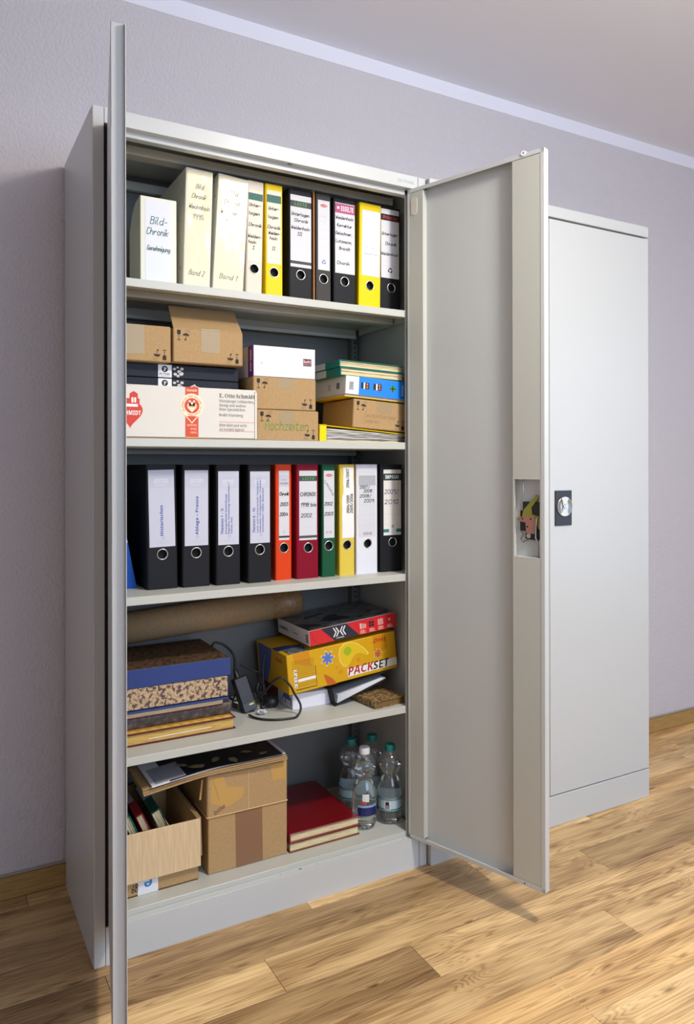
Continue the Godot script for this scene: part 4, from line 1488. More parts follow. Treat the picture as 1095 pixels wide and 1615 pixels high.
		for q in [[0.188, 0.010, 0.004], [0.196, 0.006, 0.003], [0.2, 0.016, 0.005], [0.207, 0.009, 0.0045], [0.205, 0.021, 0.006], [0.19, 0.023, 0.0045], [0.197, 0.027, 0.004]]:
			b.disc(q[0], top - q[1], q[2], q[2] * 0.8, 0.0003, 0.0006, 14)
		part("picture_print", b, M("pale print", C(196, 196, 200), 0.6), l)
	# two cartons on top of them
	t = carton("small brown carton with taped front, upside-down symbols, partly behind the left door", 0.014, y + 0.1868, -0.06, 0.1815, 0.0875, 0.22, [0.0, 0.117, 0.0165], CARTONS)
	t.rotation.z = 0.003
	t = carton("small brown carton with its front flap standing up, topmost on the second shelf", 0.2015, y + 0.1868, -0.06, 0.1812, 0.0850, 0.22, [0.0705, 0.1195, 0.0285], CARTONS)
	t.position.y += 0.0035
	part("open_flap", Mb.new().at(Transform3D(Basis(Vector3.RIGHT, -0.90), Vector3(0, 0.0850, -0.0025))).poly(PackedVector2Array([Vector2(0.001, 0), Vector2(0.1805, 0), Vector2(0.1915, 0.114), Vector2(0.0135, 0.116)]), -0.0035, 0.0), mats["cardboard"], t)
	part("torn_tape", Mb.new().box(Vector3(0.07, 0.0838, -0.001), Vector3(0.121, 0.0868, 0.0016), 0.0006), M("shiny tape", C(176, 160, 130), 0.15), t)
	# middle stack
	t = carton("small brown carton with green marker word Hochzeiten on its front", 0.4170, y, -0.05, 0.1785, 0.0806, 0.2, [0.062, 0.1055, 0.045], CARTONS)
	b = Mb.new()
	hand(b, "Hochzeiten", 0.0235, 0.0285, 0.026, 0.123, 0.0014, 0.1)
	part("lettering", b, M("green marker", C(86, 150, 50), 0.6), t)
	carton("plain small brown carton between the Hochzeiten carton and a white box", 0.4075, y + 0.0816, -0.05, 0.1802, 0.0846, 0.22, [0.0685, 0.114, 0.0555], CARTONS)
	t = thing("mailing_box", "white box with a purple strip and a small maroon square, on a carton", "box", Vector3(0.4075, y + 0.1668, -0.05))
	part("body", Mb.new().box(Vector3(0, 0, -0.2), Vector3(0.1780, 0.0795, 0), 0.001), M("white box board", C(224, 224, 232), 0.5), t)
	b = Mb.new().box(Vector3(-0.0004, 0, -0.036), Vector3(0.0006, 0.0795, -0.0005)).box(Vector3(-0.0004, 0, -0.001), Vector3(0.0012, 0.0795, 0.0003))
	var pu := part("purple_strip", b, M("purple print", C(110, 40, 116), 0.5), t)
	b = Mb.new().at(Transform3D(Basis(Vector3.UP, -PI / 2), Vector3(-0.0005, 0, 0)))
	print_type(b, "Mutter' Deutsch", -0.012, 0.013, 0.011, 0.055, "Droid Sans", true, PI / 2, 0.1, 0.0)
	part("lettering", b, mats["print white"], pu)
	b = Mb.new().box(Vector3(0.1425, 0.0335, -0.0003), Vector3(0.1665, 0.0530, 0.0004))
	var sq := part("maroon_square", b, M("maroon print", C(96, 26, 40), 0.5), t)
	b = Mb.new()
	print_type(b, "bait", 0.1445, 0.042, 0.0072, 0.020, "Droid Sans", true, 0, 0, 0.0005)
	print_type(b, "internet", 0.1445, 0.0365, 0.0028, 0.020, "Droid Sans", false, 0, 0, 0.0005)
	part("square_lettering", b, M("cream print", C(226, 206, 190), 0.6), sq)
	part("faint_square", Mb.new().box(Vector3(0.0205, 0.0315, -0.0003), Vector3(0.0265, 0.0375, 0.0003)), M("pale grey print", C(196, 196, 202), 0.6), t)
	# pile at the right: a yellow folder lying, a carton, a software box, two teal albums
	t = thing("ring_binder", "yellow lever arch folder lying flat at the bottom of the right-hand pile", "binder", Vector3(0.5985, y, -0.05))
	b = Mb.new()
	b.box(Vector3(0.0, 0, -0.28), Vector3(0.0022, 0.0470, 0.0), 0.0008)
	b.box(Vector3(0, 0, -0.28), Vector3(0.284, 0.0022, 0), 0.0006)
	b.at(Transform3D(Basis(Vector3.BACK, -0.076), Vector3(0.0, 0.0465, 0))).box(Vector3(0, -0.0022, -0.28), Vector3(0.284, 0, 0), 0.0006).at(Transform3D())
	b.box(Vector3(0.0, 0, -0.0022), Vector3(0.0215, 0.0465, 0.0), 0.0006)
	part("cover", b, M("yellow board"), t)
	paper_pile(t, 0.022, 0.0026, 0.262, 0.034, 0.020, 14)
	t = carton("small brown carton with faint pencil writing, on the yellow folder", 0.7010, y + 0.0410, -0.05, 0.1810, 0.0800, 0.185, [0.075, 0.1265, 0.0485], CARTONS)
	t.rotation.z = -0.060
	b = Mb.new()
	hand(b, "Sozialistisches", 0.036, 0.0325, 0.013, 0.10, 0.0006, 0.1)
	hand(b, "Lehrer", 0.036, 0.0165, 0.0125, 0.05, 0.0006, 0.1)
	part("lettering", b, M("pencil on card", C(138, 112, 78), 0.8), t)
	t = thing("software_box", "blue and white printed software carton lying on the pencil-marked carton", "box", Vector3(0.6785, y + 0.1335, -0.05))
	t.rotation.z = -0.053
	part("body", Mb.new().box(Vector3(0, 0, -0.21), Vector3(0.1965, 0.0508, 0), 0.001), M("white print board", C(226, 226, 228), 0.4), t)
	var blue := part("blue_front", Mb.new().box(Vector3(0.042, 0.0005, -0.0003), Vector3(0.1960, 0.0503, 0.0004)), M("cyan blue print", C(20, 128, 226), 0.4), t)
	b = Mb.new()
	for i in 12:
		b.box(Vector3(0.0105 + (i * 7 % 5) * 0.0003, 0.0125 + i * 0.0019, -0.0002), Vector3(0.0245, 0.0135 + i * 0.0019, 0.0003))
	part("barcode", b, M("grey ink", C(70, 70, 74), 0.6), t)
	for k in 2:
		var ox := 0.0485 + k * 0.0405
		b = Mb.new().box(Vector3(ox, 0.0185, 0.0003), Vector3(ox + 0.0265, 0.036, 0.0006), 0.0001)
		var bd := part("badge", b, mats["ink black"], blue)
		b = Mb.new().box(Vector3(ox + 0.008, 0.0185, 0.0005), Vector3(ox + 0.013, 0.036, 0.0008))
		part("badge_stripe", b, mats["print white"], blue)
		b = Mb.new().disc(ox + 0.020, 0.0315, 0.0032, 0.0032, 0.0005, 0.0008, 14).disc(ox + 0.020, 0.0235, 0.0032, 0.0032, 0.0005, 0.0008, 14)
		part("badge_dots", b, M("orange print", C(206, 110, 40), 0.5), blue)
	b = Mb.new()
	print_type(b, "Grafische", 0.1065, 0.040, 0.006, 0.028, "Droid Sans", true, -PI / 2, 0, 0.0006)
	part("side_word", b, M("deep red print", C(110, 40, 90), 0.6), blue)
	b = Mb.new().disc(0.1535, 0.0275, 0.0095, 0.0085, 0.0003, 0.0007, 20).box(Vector3(0.1425, 0.0265, 0.0003), Vector3(0.1645, 0.0285, 0.0007)).box(Vector3(0.152, 0.0165, 0.0003), Vector3(0.1545, 0.0385, 0.0007))
	part("green_emblem", b, M("emblem green", C(70, 136, 60), 0.5), blue)
	b = Mb.new()
	print_type(b, "MEDION", 0.1835, 0.0405, 0.0055, 0.03, "Droid Sans", true, -PI / 2, 0, 0.0006)
	part("maker_word", b, mats["print white"], blue)
	b = Mb.new().at(Transform3D(Basis(Vector3.UP, -PI / 2), Vector3(-0.0002, 0, 0)))
	for i in 10:
		b.box(Vector3(-0.055 + (i % 3) * 0.001, 0.016 + i * 0.0018, 0.0), Vector3(-0.035, 0.0170 + i * 0.0018, 0.0003))
		if i % 2:
			b.box(Vector3(-0.105, 0.014 + i * 0.0018, 0.0), Vector3(-0.087, 0.0148 + i * 0.0018, 0.0003))
	part("side_print", b, M("grey ink"), t)
	t = thing("folder_sheet", "thin yellow card folder between the software carton and the brown carton", "folder", Vector3(0.679, y + 0.1268, -0.055))
	t.rotation.z = -0.055
	part("card", Mb.new().box(Vector3(0, 0, -0.2), Vector3(0.197, 0.002, 0), 0.0005), M("yellow board"), t)
	part("papers", Mb.new().box(Vector3(0.001, 0.002, -0.2), Vector3(0.196, 0.0060, -0.001)), M("lilac paper", C(206, 196, 206), 0.7), t)
	for k in 2:
		t = thing("ledger", ["teal clothbound album with cream pages, topmost of the right-hand pile", "teal clothbound album with cream pages, under its twin"][k], "book", Vector3([0.6612, 0.6642][k], y + [0.2065, 0.1835][k], -0.05), "teal albums")
		t.rotation.z = -0.032
		teal_album(t, 0.2075, [0.0195, 0.0225][k], 0.21)


func teal_album(t: Node3D, w: float, h: float, d: float) -> void:
	var teal := M("teal cloth", C(20, 122, 108), 0.55)
	var b := Mb.new()
	b.box(Vector3(0, h - 0.0022, -d), Vector3(w, h, 0), 0.0008)
	b.box(Vector3(0, 0, -d), Vector3(w, 0.0022, 0), 0.0008)
	b.box(Vector3(-0.0012, 0, -d), Vector3(0.0024, h, 0), 0.001)
	part("cover", b, teal, t)
	var edge := []
	b = Mb.new()
	for i in 7:
		var y0 := 0.0024 + (h - 0.0046) * i / 7.0
		b.box(Vector3(0.003, y0, -d + 0.004), Vector3(w - 0.003 - rng.randf() * 0.004, y0 + (h - 0.0046) / 7.2, -0.002 - rng.randf() * 0.003))
	part("page_block", b, mats["pages"], t)
	part("spine_label", Mb.new().box(Vector3(-0.0016, 0.001, -0.15), Vector3(-0.0011, h - 0.001, -0.085)), mats["white paper"], t)


func paper_pile(t: Node3D, x: float, y: float, w: float, h0: float, h1: float, n: int) -> void:
	var groups := [Mb.new(), Mb.new(), Mb.new()]
	for i in n:
		var a := float(i) / n
		var c := float(i + 1) / n
		var zf := -0.003 - rng.randf() * 0.008
		var x1 := x + w - rng.randf() * 0.03
		var segs := 6
		var b: Mb = groups[i % 3]
		for s in segs:
			var xa := lerpf(x + 0.002, x1, float(s) / segs)
			var xb := lerpf(x + 0.002, x1, float(s + 1) / segs)
			var f := func(xx: float, k: float) -> float: return y + k * lerpf(h0, h1, (xx - x) / w) + 0.0012 * sin(xx * 60.0 + i)* (1.0 if k > 0.05 and k < 0.95 else 0.0)
			var ya: float = f.call(xa, a)
			var yb: float = f.call(xb, a)
			var yc: float = f.call(xb, c) - 0.0004
			var yd: float = f.call(xa, c) - 0.0004
			b.quad(Vector3(xa, ya, zf), Vector3(xb, yb, zf), Vector3(xb, yc, zf), Vector3(xa, yd, zf))
			b.quad(Vector3(xa, yd, zf), Vector3(xb, yc, zf), Vector3(xb, yc, -0.26), Vector3(xa, yd, -0.26))
			if s == segs - 1:
				b.quad(Vector3(xb, yb, zf), Vector3(xb, yb, -0.26), Vector3(xb, yc, -0.26), Vector3(xb, yc, zf))
	for k in 3:
		part("papers", groups[k], [M("grey sheets", C(190, 186, 182), 0.7), mats["white paper"], M("buff sheets", C(206, 190, 160), 0.75)][k], t)


# A closed book lying flat, spine or fore-edge to the front.
func book(called: String, label: String, at: Vector3, w: float, h: float, d: float, cover: Material, pages: Material, board := 0.003, over := 0.003, group := "") -> Node3D:
	var t := thing(called, label, "book", at, group)
	var b := Mb.new()
	b.box(Vector3(0, 0, -d), Vector3(w, board, 0), 0.001)
	b.box(Vector3(0, h - board, -d), Vector3(w, h, 0), 0.001)
	part("cover", b, cover, t)
	part("page_block", Mb.new().box(Vector3(over, board, -d + over), Vector3(w - over, h - board, -over)), pages, t)
	return t


func fourth_shelf() -> void:
	var y := SHELF_Y[3] as float
	var b := Mb.new()
	# left pile, from the bottom up
	var red := M("dark red board", C(88, 26, 30), 0.5)
	var t := book("old_book", "thick old book with gilt-edged dark red covers, bottom of the left pile", Vector3(0.03, y, -0.087), 0.342, 0.0305, 0.27, red, mats["old pages"], 0.0032, 0.005)
	b = Mb.new()
	for i in 12:
		var gx := 0.012 + i * 0.027
		b.poly(PackedVector2Array([Vector2(gx, 0.004), Vector2(gx + 0.0135, 0.0145), Vector2(gx + 0.027, 0.004), Vector2(gx + 0.0135, -0.0065 + 0.0065)]), 0, 0.0003)
	var top := part("gilt_border", Mb.new().box(Vector3(0.006, 0.0304, -0.262), Vector3(0.336, 0.0309, -0.004)), textured("gilt cloth", noise_tex(0.03, [[0.0, C(186, 130, 42)], [1.0, C(224, 176, 84)]], 256, 71, 3), 0.45, Vector3(12, 12, 12)), t)
	b.xf = Transform3D()
	var gd := part("gilt_diamonds", b, M("pale gilt", C(232, 192, 104), 0.45), t)
	gd.transform = Transform3D(Basis(Vector3.RIGHT, -PI / 2), Vector3(0.0, 0.0310, -0.006))
	part("paper_slip", Mb.new().at(Transform3D(Basis(Vector3.BACK, 0.012), Vector3(0.118, 0.0105, -0.0048))).box(Vector3(0, 0, -0.02), Vector3(0.16, 0.0016, 0.0010), 0.0003), M("bright slip", C(240, 234, 222), 0.5), t)
	t = thing("old_book", "old book with a scuffed dark brown leather spine, on the gilt-edged book", "book", Vector3(0.025, y + 0.0312, -0.112))
	b = Mb.new()
	var pr := PackedVector2Array()
	for i in 9:
		var a := -PI / 2 + PI * i / 8.0
		pr.append(Vector2(0.006 * cos(a) - 0.006, 0.0155 + 0.0155 * sin(a)))
	pr.append(Vector2(-0.22, 0.031))
	pr.append(Vector2(-0.22, 0.0))
	b.at(Transform3D(Basis(Vector3(0, 0, 1), Vector3(0, 1, 0), Vector3(-1, 0, 0)), Vector3(0.3435, 0, 0))).poly(pr, 0.0, 0.3435)
	b.at(Transform3D())
	part("leather_binding", b, mats["brown leather"], t)
	part("worn_corner", Mb.new().box(Vector3(0.333, 0.002, -0.05), Vector3(0.3455, 0.0275, -0.004), 0.004), mats["old vellum"], t)
	t = book("old_book", "thin tan book with a red cover edge, squeezed under the blue and marbled box", Vector3(0.03, y + 0.0622, -0.103), 0.315, 0.0170, 0.22, M("faded red board", C(150, 44, 38), 0.6), mats["pages"], 0.0022, 0.002)
	# document box with a blue rim
	t = thing("document_box", "marbled document box with a deep blue cloth lid rim, on the old books", "box", Vector3(0.022, y + 0.0793, -0.087))
	var dy := 0.0041
	part("body", Mb.new().box(Vector3(0.003, dy + 0.004, -0.24), Vector3(0.3295, dy + 0.059, -0.003), 0.001), mats["marbled paper"], t)
	b = Mb.new().box(Vector3(0, 0.0, -0.243), Vector3(0.3315, dy + 0.0010, 0), 0.0012)
	b.box(Vector3(0.3285, dy, -0.24), Vector3(0.3312, dy + 0.057, -0.0032), 0.0008)
	part("foot_edge", b, mats["blue cloth"], t)
	b = Mb.new().box(Vector3(0, dy + 0.0565, -0.246), Vector3(0.3365, dy + 0.102, 0.0), 0.002)
	part("lid_rim", b, mats["blue cloth"], t)
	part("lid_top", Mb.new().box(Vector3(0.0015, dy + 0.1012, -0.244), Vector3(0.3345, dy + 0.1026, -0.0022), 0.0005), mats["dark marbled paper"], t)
	# mailing tube on top
	t = thing("mailing_tube", "long brown cardboard mailing tube lying behind the boxes across the shelf", "tube", Vector3(0.03, 0.6857, -0.322))
	t.rotation.z = 0.060
	b = Mb.new().smooth(0)
	b.at(Transform3D(Basis(Vector3.BACK, -PI / 2), Vector3.ZERO)).lathe([Vector2(0.0395, 0.0), Vector2(0.0425, 0.0), Vector2(0.0425, 0.55), Vector2(0.0395, 0.55)], 48)
	part("tube_wall", b, mats["kraft tube"], t)
	b = Mb.new().smooth(0)
	b.at(Transform3D(Basis(Vector3.BACK, -PI / 2), Vector3.ZERO)).lathe([Vector2(0.0425, 0.538), Vector2(0.0438, 0.5385), Vector2(0.0440, 0.6), Vector2(0.0434, 0.628), Vector2(0.041, 0.632), Vector2(0.0395, 0.62), Vector2(0.0, 0.618)], 48)
	part("taped_cap", b, textured("brown wrap", noise_tex(0.03, [[0.0, C(118, 88, 56)], [1.0, C(164, 130, 90)]], 256, 73, 4), 0.4, Vector3(8, 8, 8)), t)
	# white parcel at the back right
	t = thing("white_box", "flat white box with a dark red end, holding up the yellow parcel box", "box", Vector3(0.5619, y, -0.146))
	part("body", Mb.new().box(Vector3(0, 0, -0.235), Vector3(0.1265, 0.0430, 0), 0.001), M("white box board"), t)
	b = Mb.new().box(Vector3(-0.0005, 0.0005, -0.22), Vector3(0.0002, 0.0425, -0.1))
	part("red_side_panel", b, M("wine print", C(110, 24, 34), 0.5), t)
	b = Mb.new().at(Transform3D(Basis(Vector3.UP, -PI / 2), Vector3(-0.0003, 0, 0)))
	var semi := PackedVector2Array()
	for i in 17:
		semi.append(Vector2(-0.04 + 0.024 * cos(PI * i / 16.0), 0.0215 + 0.0205 * sin(PI * i / 16.0)))
	b.poly(semi, 0.0, 0.0005)
	part("blue_half_disc", b, M("soft blue print", C(84, 104, 170), 0.5), t)
	b = Mb.new().at(Transform3D(Basis(Vector3.UP, -PI / 2), Vector3(-0.0003, 0, 0)))
	for q in [[-0.07, 0.012, 0.010], [-0.05, 0.008, 0.014], [-0.046, 0.008, 0.014], [-0.03, 0.01, 0.012], [-0.011, 0.008, 0.024], [-0.014, 0.008, 0.024]]:
		b.box(Vector3(q[0], q[1], 0), Vector3(q[0] + 0.0018, q[1] + q[2], 0.0004))
	part("side_print", b, M("grey ink"), t)
	# black folder wedged under the yellow box
	t = thing("ring_binder", "black lever arch folder lying wedged open under the yellow parcel box", "binder", Vector3(0.6985, y + 0.0042, -0.115))
	b = Mb.new()
	b.at(Transform3D(Basis(Vector3.BACK, 0.24), Vector3.ZERO)).box(Vector3(-0.018, 0.0, -0.24), Vector3(-0.0155, 0.052, 0.0), 0.0008)
	b.at(Transform3D(Basis(Vector3.BACK, 0.13), Vector3(-0.0285, 0.048, 0))).box(Vector3(0, -0.0022, -0.24), Vector3(0.185, 0.0, 0.0), 0.0008)
	b.at(Transform3D(Basis(Vector3.BACK, 0.285), Vector3(-0.014, -0.001, 0))).box(Vector3(0, 0.0, -0.24), Vector3(0.180, 0.0022, 0.0), 0.0008)
	b.at(Transform3D())
	part("cover", b, mats["black board"], t)
	b = Mb.new()
	for i in 6:
		b.at(Transform3D(Basis(Vector3.BACK, 0.29 - i * 0.016), Vector3(-0.010 + i * 0.001, 0.003 + i * 0.0036, 0))).box(Vector3(0, 0, -0.235), Vector3(0.17 - i * 0.004, 0.0022, -0.004 - i * 0.001), 0.0004)
	part("papers", b, mats["white paper"], t)
	# yellow parcel box
	var a := deg_to_rad(5.05)
	t = thing("parcel_box", "bright yellow parcel box printed PACKSET, propped on a white box", "box", Vector3(0.5425, y + 0.0487, -0.125))
	t.rotation.z = a
	var w := 0.354
	var h := 0.1105
	var yl := M("parcel yellow", C(210, 160, 4), 0.4)
	part("body", Mb.new().box(Vector3(0, 0, -0.215), Vector3(w, h, 0), 0.0016), yl, t)
	var S := w / 173.0
	var F := func(u: float, v: float) -> Vector2:
		# crop pixel of the photograph to a point on the front: corners (105,480) (970,268) (970,565) (128,782)
		var k := (u - 105.0) / 865.0
		var tp := lerpf(480, 268, k)
		var bt := lerpf(786, 565, k)
		return Vector2(k * w, (bt - v) / (bt - tp) * h)
	var FP := func(list: Array) -> PackedVector2Array:
		var p := PackedVector2Array()
		for q in list:
			p.append(F.call(q[0], q[1]))
		return p
	var wb := part("white_bar", Mb.new().poly(FP.call([[560, 582], [970, 478], [970, 538], [560, 642]]), -0.0002, 0.0004), M("print white"), t)
	b = Mb.new()
	var p0: Vector2 = F.call(562, 636)
	print_type(b, "PACK", p0.x, p0.y + 0.001, 0.0235, w * 0.235, "Droid Sans", true, 0.0, 0.22, 0.0006)
	part("lettering", b, M("parcel red", C(176, 24, 36), 0.5), wb)
	b = Mb.new()
	p0 = F.call(768, 586)
	print_type(b, "SET", p0.x, p0.y + 0.001, 0.0235, w * 0.145, "Droid Sans", true, 0.0, 0.22, 0.0006)
	part("lettering", b, mats["ink black"], wb)
	b = Mb.new()
	p0 = F.call(786, 372)
	print_type(b, "DHL", p0.x, p0.y, 0.0125, w * 0.125, "Droid Sans", true, 0.0, 0.35, 0.0004)
	band(b, p0.x - 0.008, p0.y + 0.002, p0.x + 0.004, p0.y + 0.003, 0.0003)
	b.at(Transform3D(Basis(Vector3.UP, -PI / 2), Vector3(-0.0004, 0, 0)))
	print_type(b, "DHL", -0.075, h * 0.74, 0.010, 0.045, "Droid Sans", true, 0.0, 0.3, 0.0)
	part("carrier_word", b, M("parcel red"), t)
	# playful shapes
	var flower := func(cx: float, cy: float, r: float, n: int) -> PackedVector2Array:
		var p := PackedVector2Array()
		var c: Vector2 = F.call(cx, cy)
		for i in 48:
			var ang := TAU * i / 48
			var rr := r * (0.72 + 0.28 * cos(ang * n))
			p.append(c + Vector2(cos(ang), sin(ang)) * rr)
		return p
	var shapes := [["blue_flower", flower.call(412, 495, 0.0205, 7), C(84, 112, 190)], ["orange_flower", flower.call(815, 455, 0.0145, 7), C(190, 96, 20)]]
	for q in shapes:
		var c := Vector2.ZERO
		for v in q[1]:
			c += v / q[1].size()
		var rim := PackedVector2Array()
		for v in q[1]:
			rim.append(c + (v - c) * 1.12)
		var e := part("flower_rim", Mb.new().poly(rim, -0.0002, 0.0003), M("print white"), t)
		part(q[0], Mb.new().poly(q[1], 0.0, 0.0006), M(q[0], q[2], 0.5), e)
	var bean := FP.call([[505, 470], [515, 420], [550, 382], [600, 368], [650, 378], [700, 410], [735, 450], [725, 465], [680, 452], [640, 455], [610, 480], [590, 520], [560, 558], [530, 552], [510, 520]]) as PackedVector2Array
	var bc := Vector2.ZERO
	for v in bean:
		bc += v / bean.size()
	var brim := PackedVector2Array()
	for v in bean:
		brim.append(bc + (v - bc) * 1.05)
	var be := part("bean_rim", Mb.new().poly(brim, -0.0002, 0.0003), M("pale outline", C(240, 222, 120), 0.5), t)
	part("bean_shape", Mb.new().poly(bean, 0.0, 0.0005), M("warm yellow print", C(222, 186, 20), 0.45), be)
	var dc: Vector2 = F.call(572, 437)
	part("green_dot", Mb.new().disc(dc.x, dc.y, 0.0125, 0.0125, 0.0, 0.0008, 24), M("lime print", C(160, 180, 10), 0.5), be)
	var petal := FP.call([[372, 622], [400, 628], [440, 655], [470, 694], [400, 712], [385, 670]]) as PackedVector2Array
	part("orange_petal", Mb.new().poly(petal, -0.0002, 0.0004), M("orange_flower"), t)
	for q in [[652, 505, 0.0065], [507, 602, 0.007], [478, 567, 0.004]]:
		var c: Vector2 = F.call(q[0], q[1])
		part("ochre_dot", Mb.new().disc(c.x, c.y, q[2], q[2], -0.0002, 0.0003, 18), M("ochre print", C(208, 138, 16), 0.5), t)
	b = Mb.new()
	b.poly(FP.call([[150, 470], [275, 440], [285, 560], [165, 540]]), -0.0002, 0.0002)
	part("parcel_tape", b, M("amber tape", C(204, 138, 20), 0.25), t)
	b = Mb.new()
	b.poly(FP.call([[785, 315], [898, 290], [898, 415], [785, 440]]), -0.0002, 0.0002)
	part("parcel_tape", b, M("amber tape", C(204, 138, 20), 0.25), t)
	b = Mb.new()
	for i in 13:
		var q0: Vector2 = F.call(140 + (10 if i > 4 else 0), 535 + i * 16)
		var q1: Vector2 = F.call(305, 494 + i * 16)
		if i == 9:
			continue
		b.poly(PackedVector2Array([q0, q1, q1 + Vector2(0, 0.0007), q0 + Vector2(0, 0.0007)]), -0.0001, 0.0003)
	b.poly(FP.call([[313, 552], [317, 551], [317, 700], [313, 701]]), -0.0001, 0.0003)
	b.poly(FP.call([[160, 742], [318, 704], [318, 709], [160, 748]]), -0.0001, 0.0003)
	part("address_lines", b, M("card symbols"), t)
	b = Mb.new()
	b.poly(FP.call([[178, 662], [313, 628], [313, 650], [178, 684]]), -0.0001, 0.0004)
	for i in 5:
		b.poly(FP.call([[150, 592 + i * 28], [172, 587 + i * 28], [172, 612 + i * 28], [150, 617 + i * 28]]), -0.0001, 0.0004)
	var sz := part("size_boxes", b, M("print white"), t)
	b = Mb.new()
	for i in 5:
		var c: Vector2 = F.call(154, 613 + i * 28)
		print_type(b, ["S", "L", "XS", "M", "XL"][i], c.x, c.y, 0.005, 0.007, "Droid Sans", true, 0.0, 0.0, 0.0006)
	part("lettering", b, mats["ink black"], sz)
	b = Mb.new().at(Transform3D(Basis(Vector3.UP, -PI / 2), Vector3(-0.0004, 0, 0)))
	b.poly(PackedVector2Array([Vector2(-0.2, 0.002), Vector2(-0.15, 0.002), Vector2(-0.12, 0.05), Vector2(-0.1, 0.108), Vector2(-0.2, 0.108)]), 0.0, 0.0004)
	part("blue_side_print", b, M("soft blue print"), t)
	b = Mb.new()
	b.at(Transform3D(Basis(Vector3.RIGHT, -PI / 2), Vector3(0, h + 0.0001, 0)))
	b.poly(PackedVector2Array([Vector2(0.0, 0.055), Vector2(0.05, 0.06), Vector2(0.075, 0.03), Vector2(0.08, 0.075), Vector2(0.045, 0.095), Vector2(0.0, 0.1)]), 0, 0.0004)
	part("blue_top_print", b, M("navy print", C(30, 56, 110), 0.5), t)
	b = Mb.new()
	b.box(Vector3(0.012, h, -0.055), Vector3(0.072, h + 0.0012, -0.006), 0.0004)
	part("top_sticker", b, textured("mottled sticker", noise_tex(0.03, [[0.0, C(30, 40, 60)], [0.5, C(90, 100, 110)], [1.0, C(170, 150, 110)]], 128, 81, 4), 0.4, Vector3(20, 20, 20)), t)
	# red headset box on top
	t = thing("gadget_box", "flat red and white box with a black stripe and white emblem, on the parcel box", "box", Vector3(0.6025, y + 0.1777, -0.118))
	t.rotation.z = deg_to_rad(5.3)
	w = 0.2860
	h = 0.0432
	part("body", Mb.new().box(Vector3(0, 0, -0.215), Vector3(w, h, 0), 0.001), M("white print board"), t)
	var rf := part("red_front", Mb.new().box(Vector3(0.0008, 0.0004, -0.0002), Vector3(w, h - 0.0004, 0.0005)), M("signal red print", C(208, 34, 40), 0.4), t)
	part("red_flap_seam", Mb.new().poly(PackedVector2Array([Vector2(0.008, 0.0425), Vector2(0.011, 0.022), Vector2(0.022, 0.006), Vector2(0.045, 0.0006), Vector2(0.045, 0.0001), Vector2(0.0215, 0.0052), Vector2(0.0100, 0.0215), Vector2(0.007, 0.0425)]), 0.0004, 0.0007), M("dark red print", C(140, 20, 26), 0.5), rf)
	part("black_stripe", Mb.new().poly(PackedVector2Array([Vector2(0.0365, 0.0428), Vector2(0.1185, 0.0428), Vector2(0.1600, 0.0004), Vector2(0.0790, 0.0004)]), 0.0004, 0.0008), M("stripe black", C(40, 40, 52), 0.4), rf)
	b = Mb.new()
	var ex := 0.0955
	for s in [-1.0, 1.0]:
		for o in [0.0, 0.0085]:
			b.poly(PackedVector2Array([Vector2(ex + s * (0.0008 + o), 0.0245), Vector2(ex + s * (0.0085 + o), 0.0375), Vector2(ex + s * (0.0125 + o), 0.0375), Vector2(ex + s * (0.0048 + o), 0.0245), Vector2(ex + s * (0.0125 + o), 0.0115), Vector2(ex + s * (0.0085 + o), 0.0115)]), 0.0007, 0.001)
	print_type(b, "X·KRONIC", ex - 0.0125, 0.0055, 0.0034, 0.026, "Droid Sans", true, 0, 0, 0.0016)
	part("emblem", b, mats["print white"], rf)
	b = Mb.new()
	var gx := 0.0
	for k in 4:
		gx = 0.163 + k * 0.0305
		for i in 4:
			b.box(Vector3(gx, 0.0035 + i * 0.0026, 0.0004), Vector3(gx + 0.019 - (i % 2) * 0.005, 0.0045 + i * 0.0026, 0.0008))
		match k:
			0:
				for i in 5:
					b.box(Vector3(gx + i * 0.0045, 0.0165, 0.0004), Vector3(gx + i * 0.0045 + (0.0034 if i == 0 else 0.002), 0.033 - i * 0.001, 0.0008))
			2:
				for i in 16:
					b.box(Vector3(gx + (i % 4) * 0.0048, 0.017 + (i / 4) * 0.0045, 0.0004), Vector3(gx + (i % 4) * 0.0048 + 0.003, 0.0202 + (i / 4) * 0.0045, 0.0008))
			3:
				b.disc(gx + 0.009, 0.0265, 0.003, 0.003, 0.0004, 0.0008, 14)
	part("feature_icons", b, M("cream print"), rf)
	b = Mb.new()
	gx = 0.163 + 0.0305
	for i in 4:
		b.box(Vector3(gx + (i % 2) * 0.009, 0.0175 + (i / 2) * 0.0085, 0.0004), Vector3(gx + (i % 2) * 0.009 + 0.0075, 0.0245 + (i / 2) * 0.0085, 0.0008))
	part("dark_icon", b, mats["ink black"], rf)
	# printed top
	var tp := part("printed_top", Mb.new().box(Vector3(0.001, h, -0.214), Vector3(w - 0.001, h + 0.0005, -0.001)), textured("grey photo print", noise_tex(0.02, [[0.0, C(70, 70, 72)], [1.0, C(138, 138, 138)]], 256, 83, 4), 0.35, Vector3(5, 5, 5)), t)
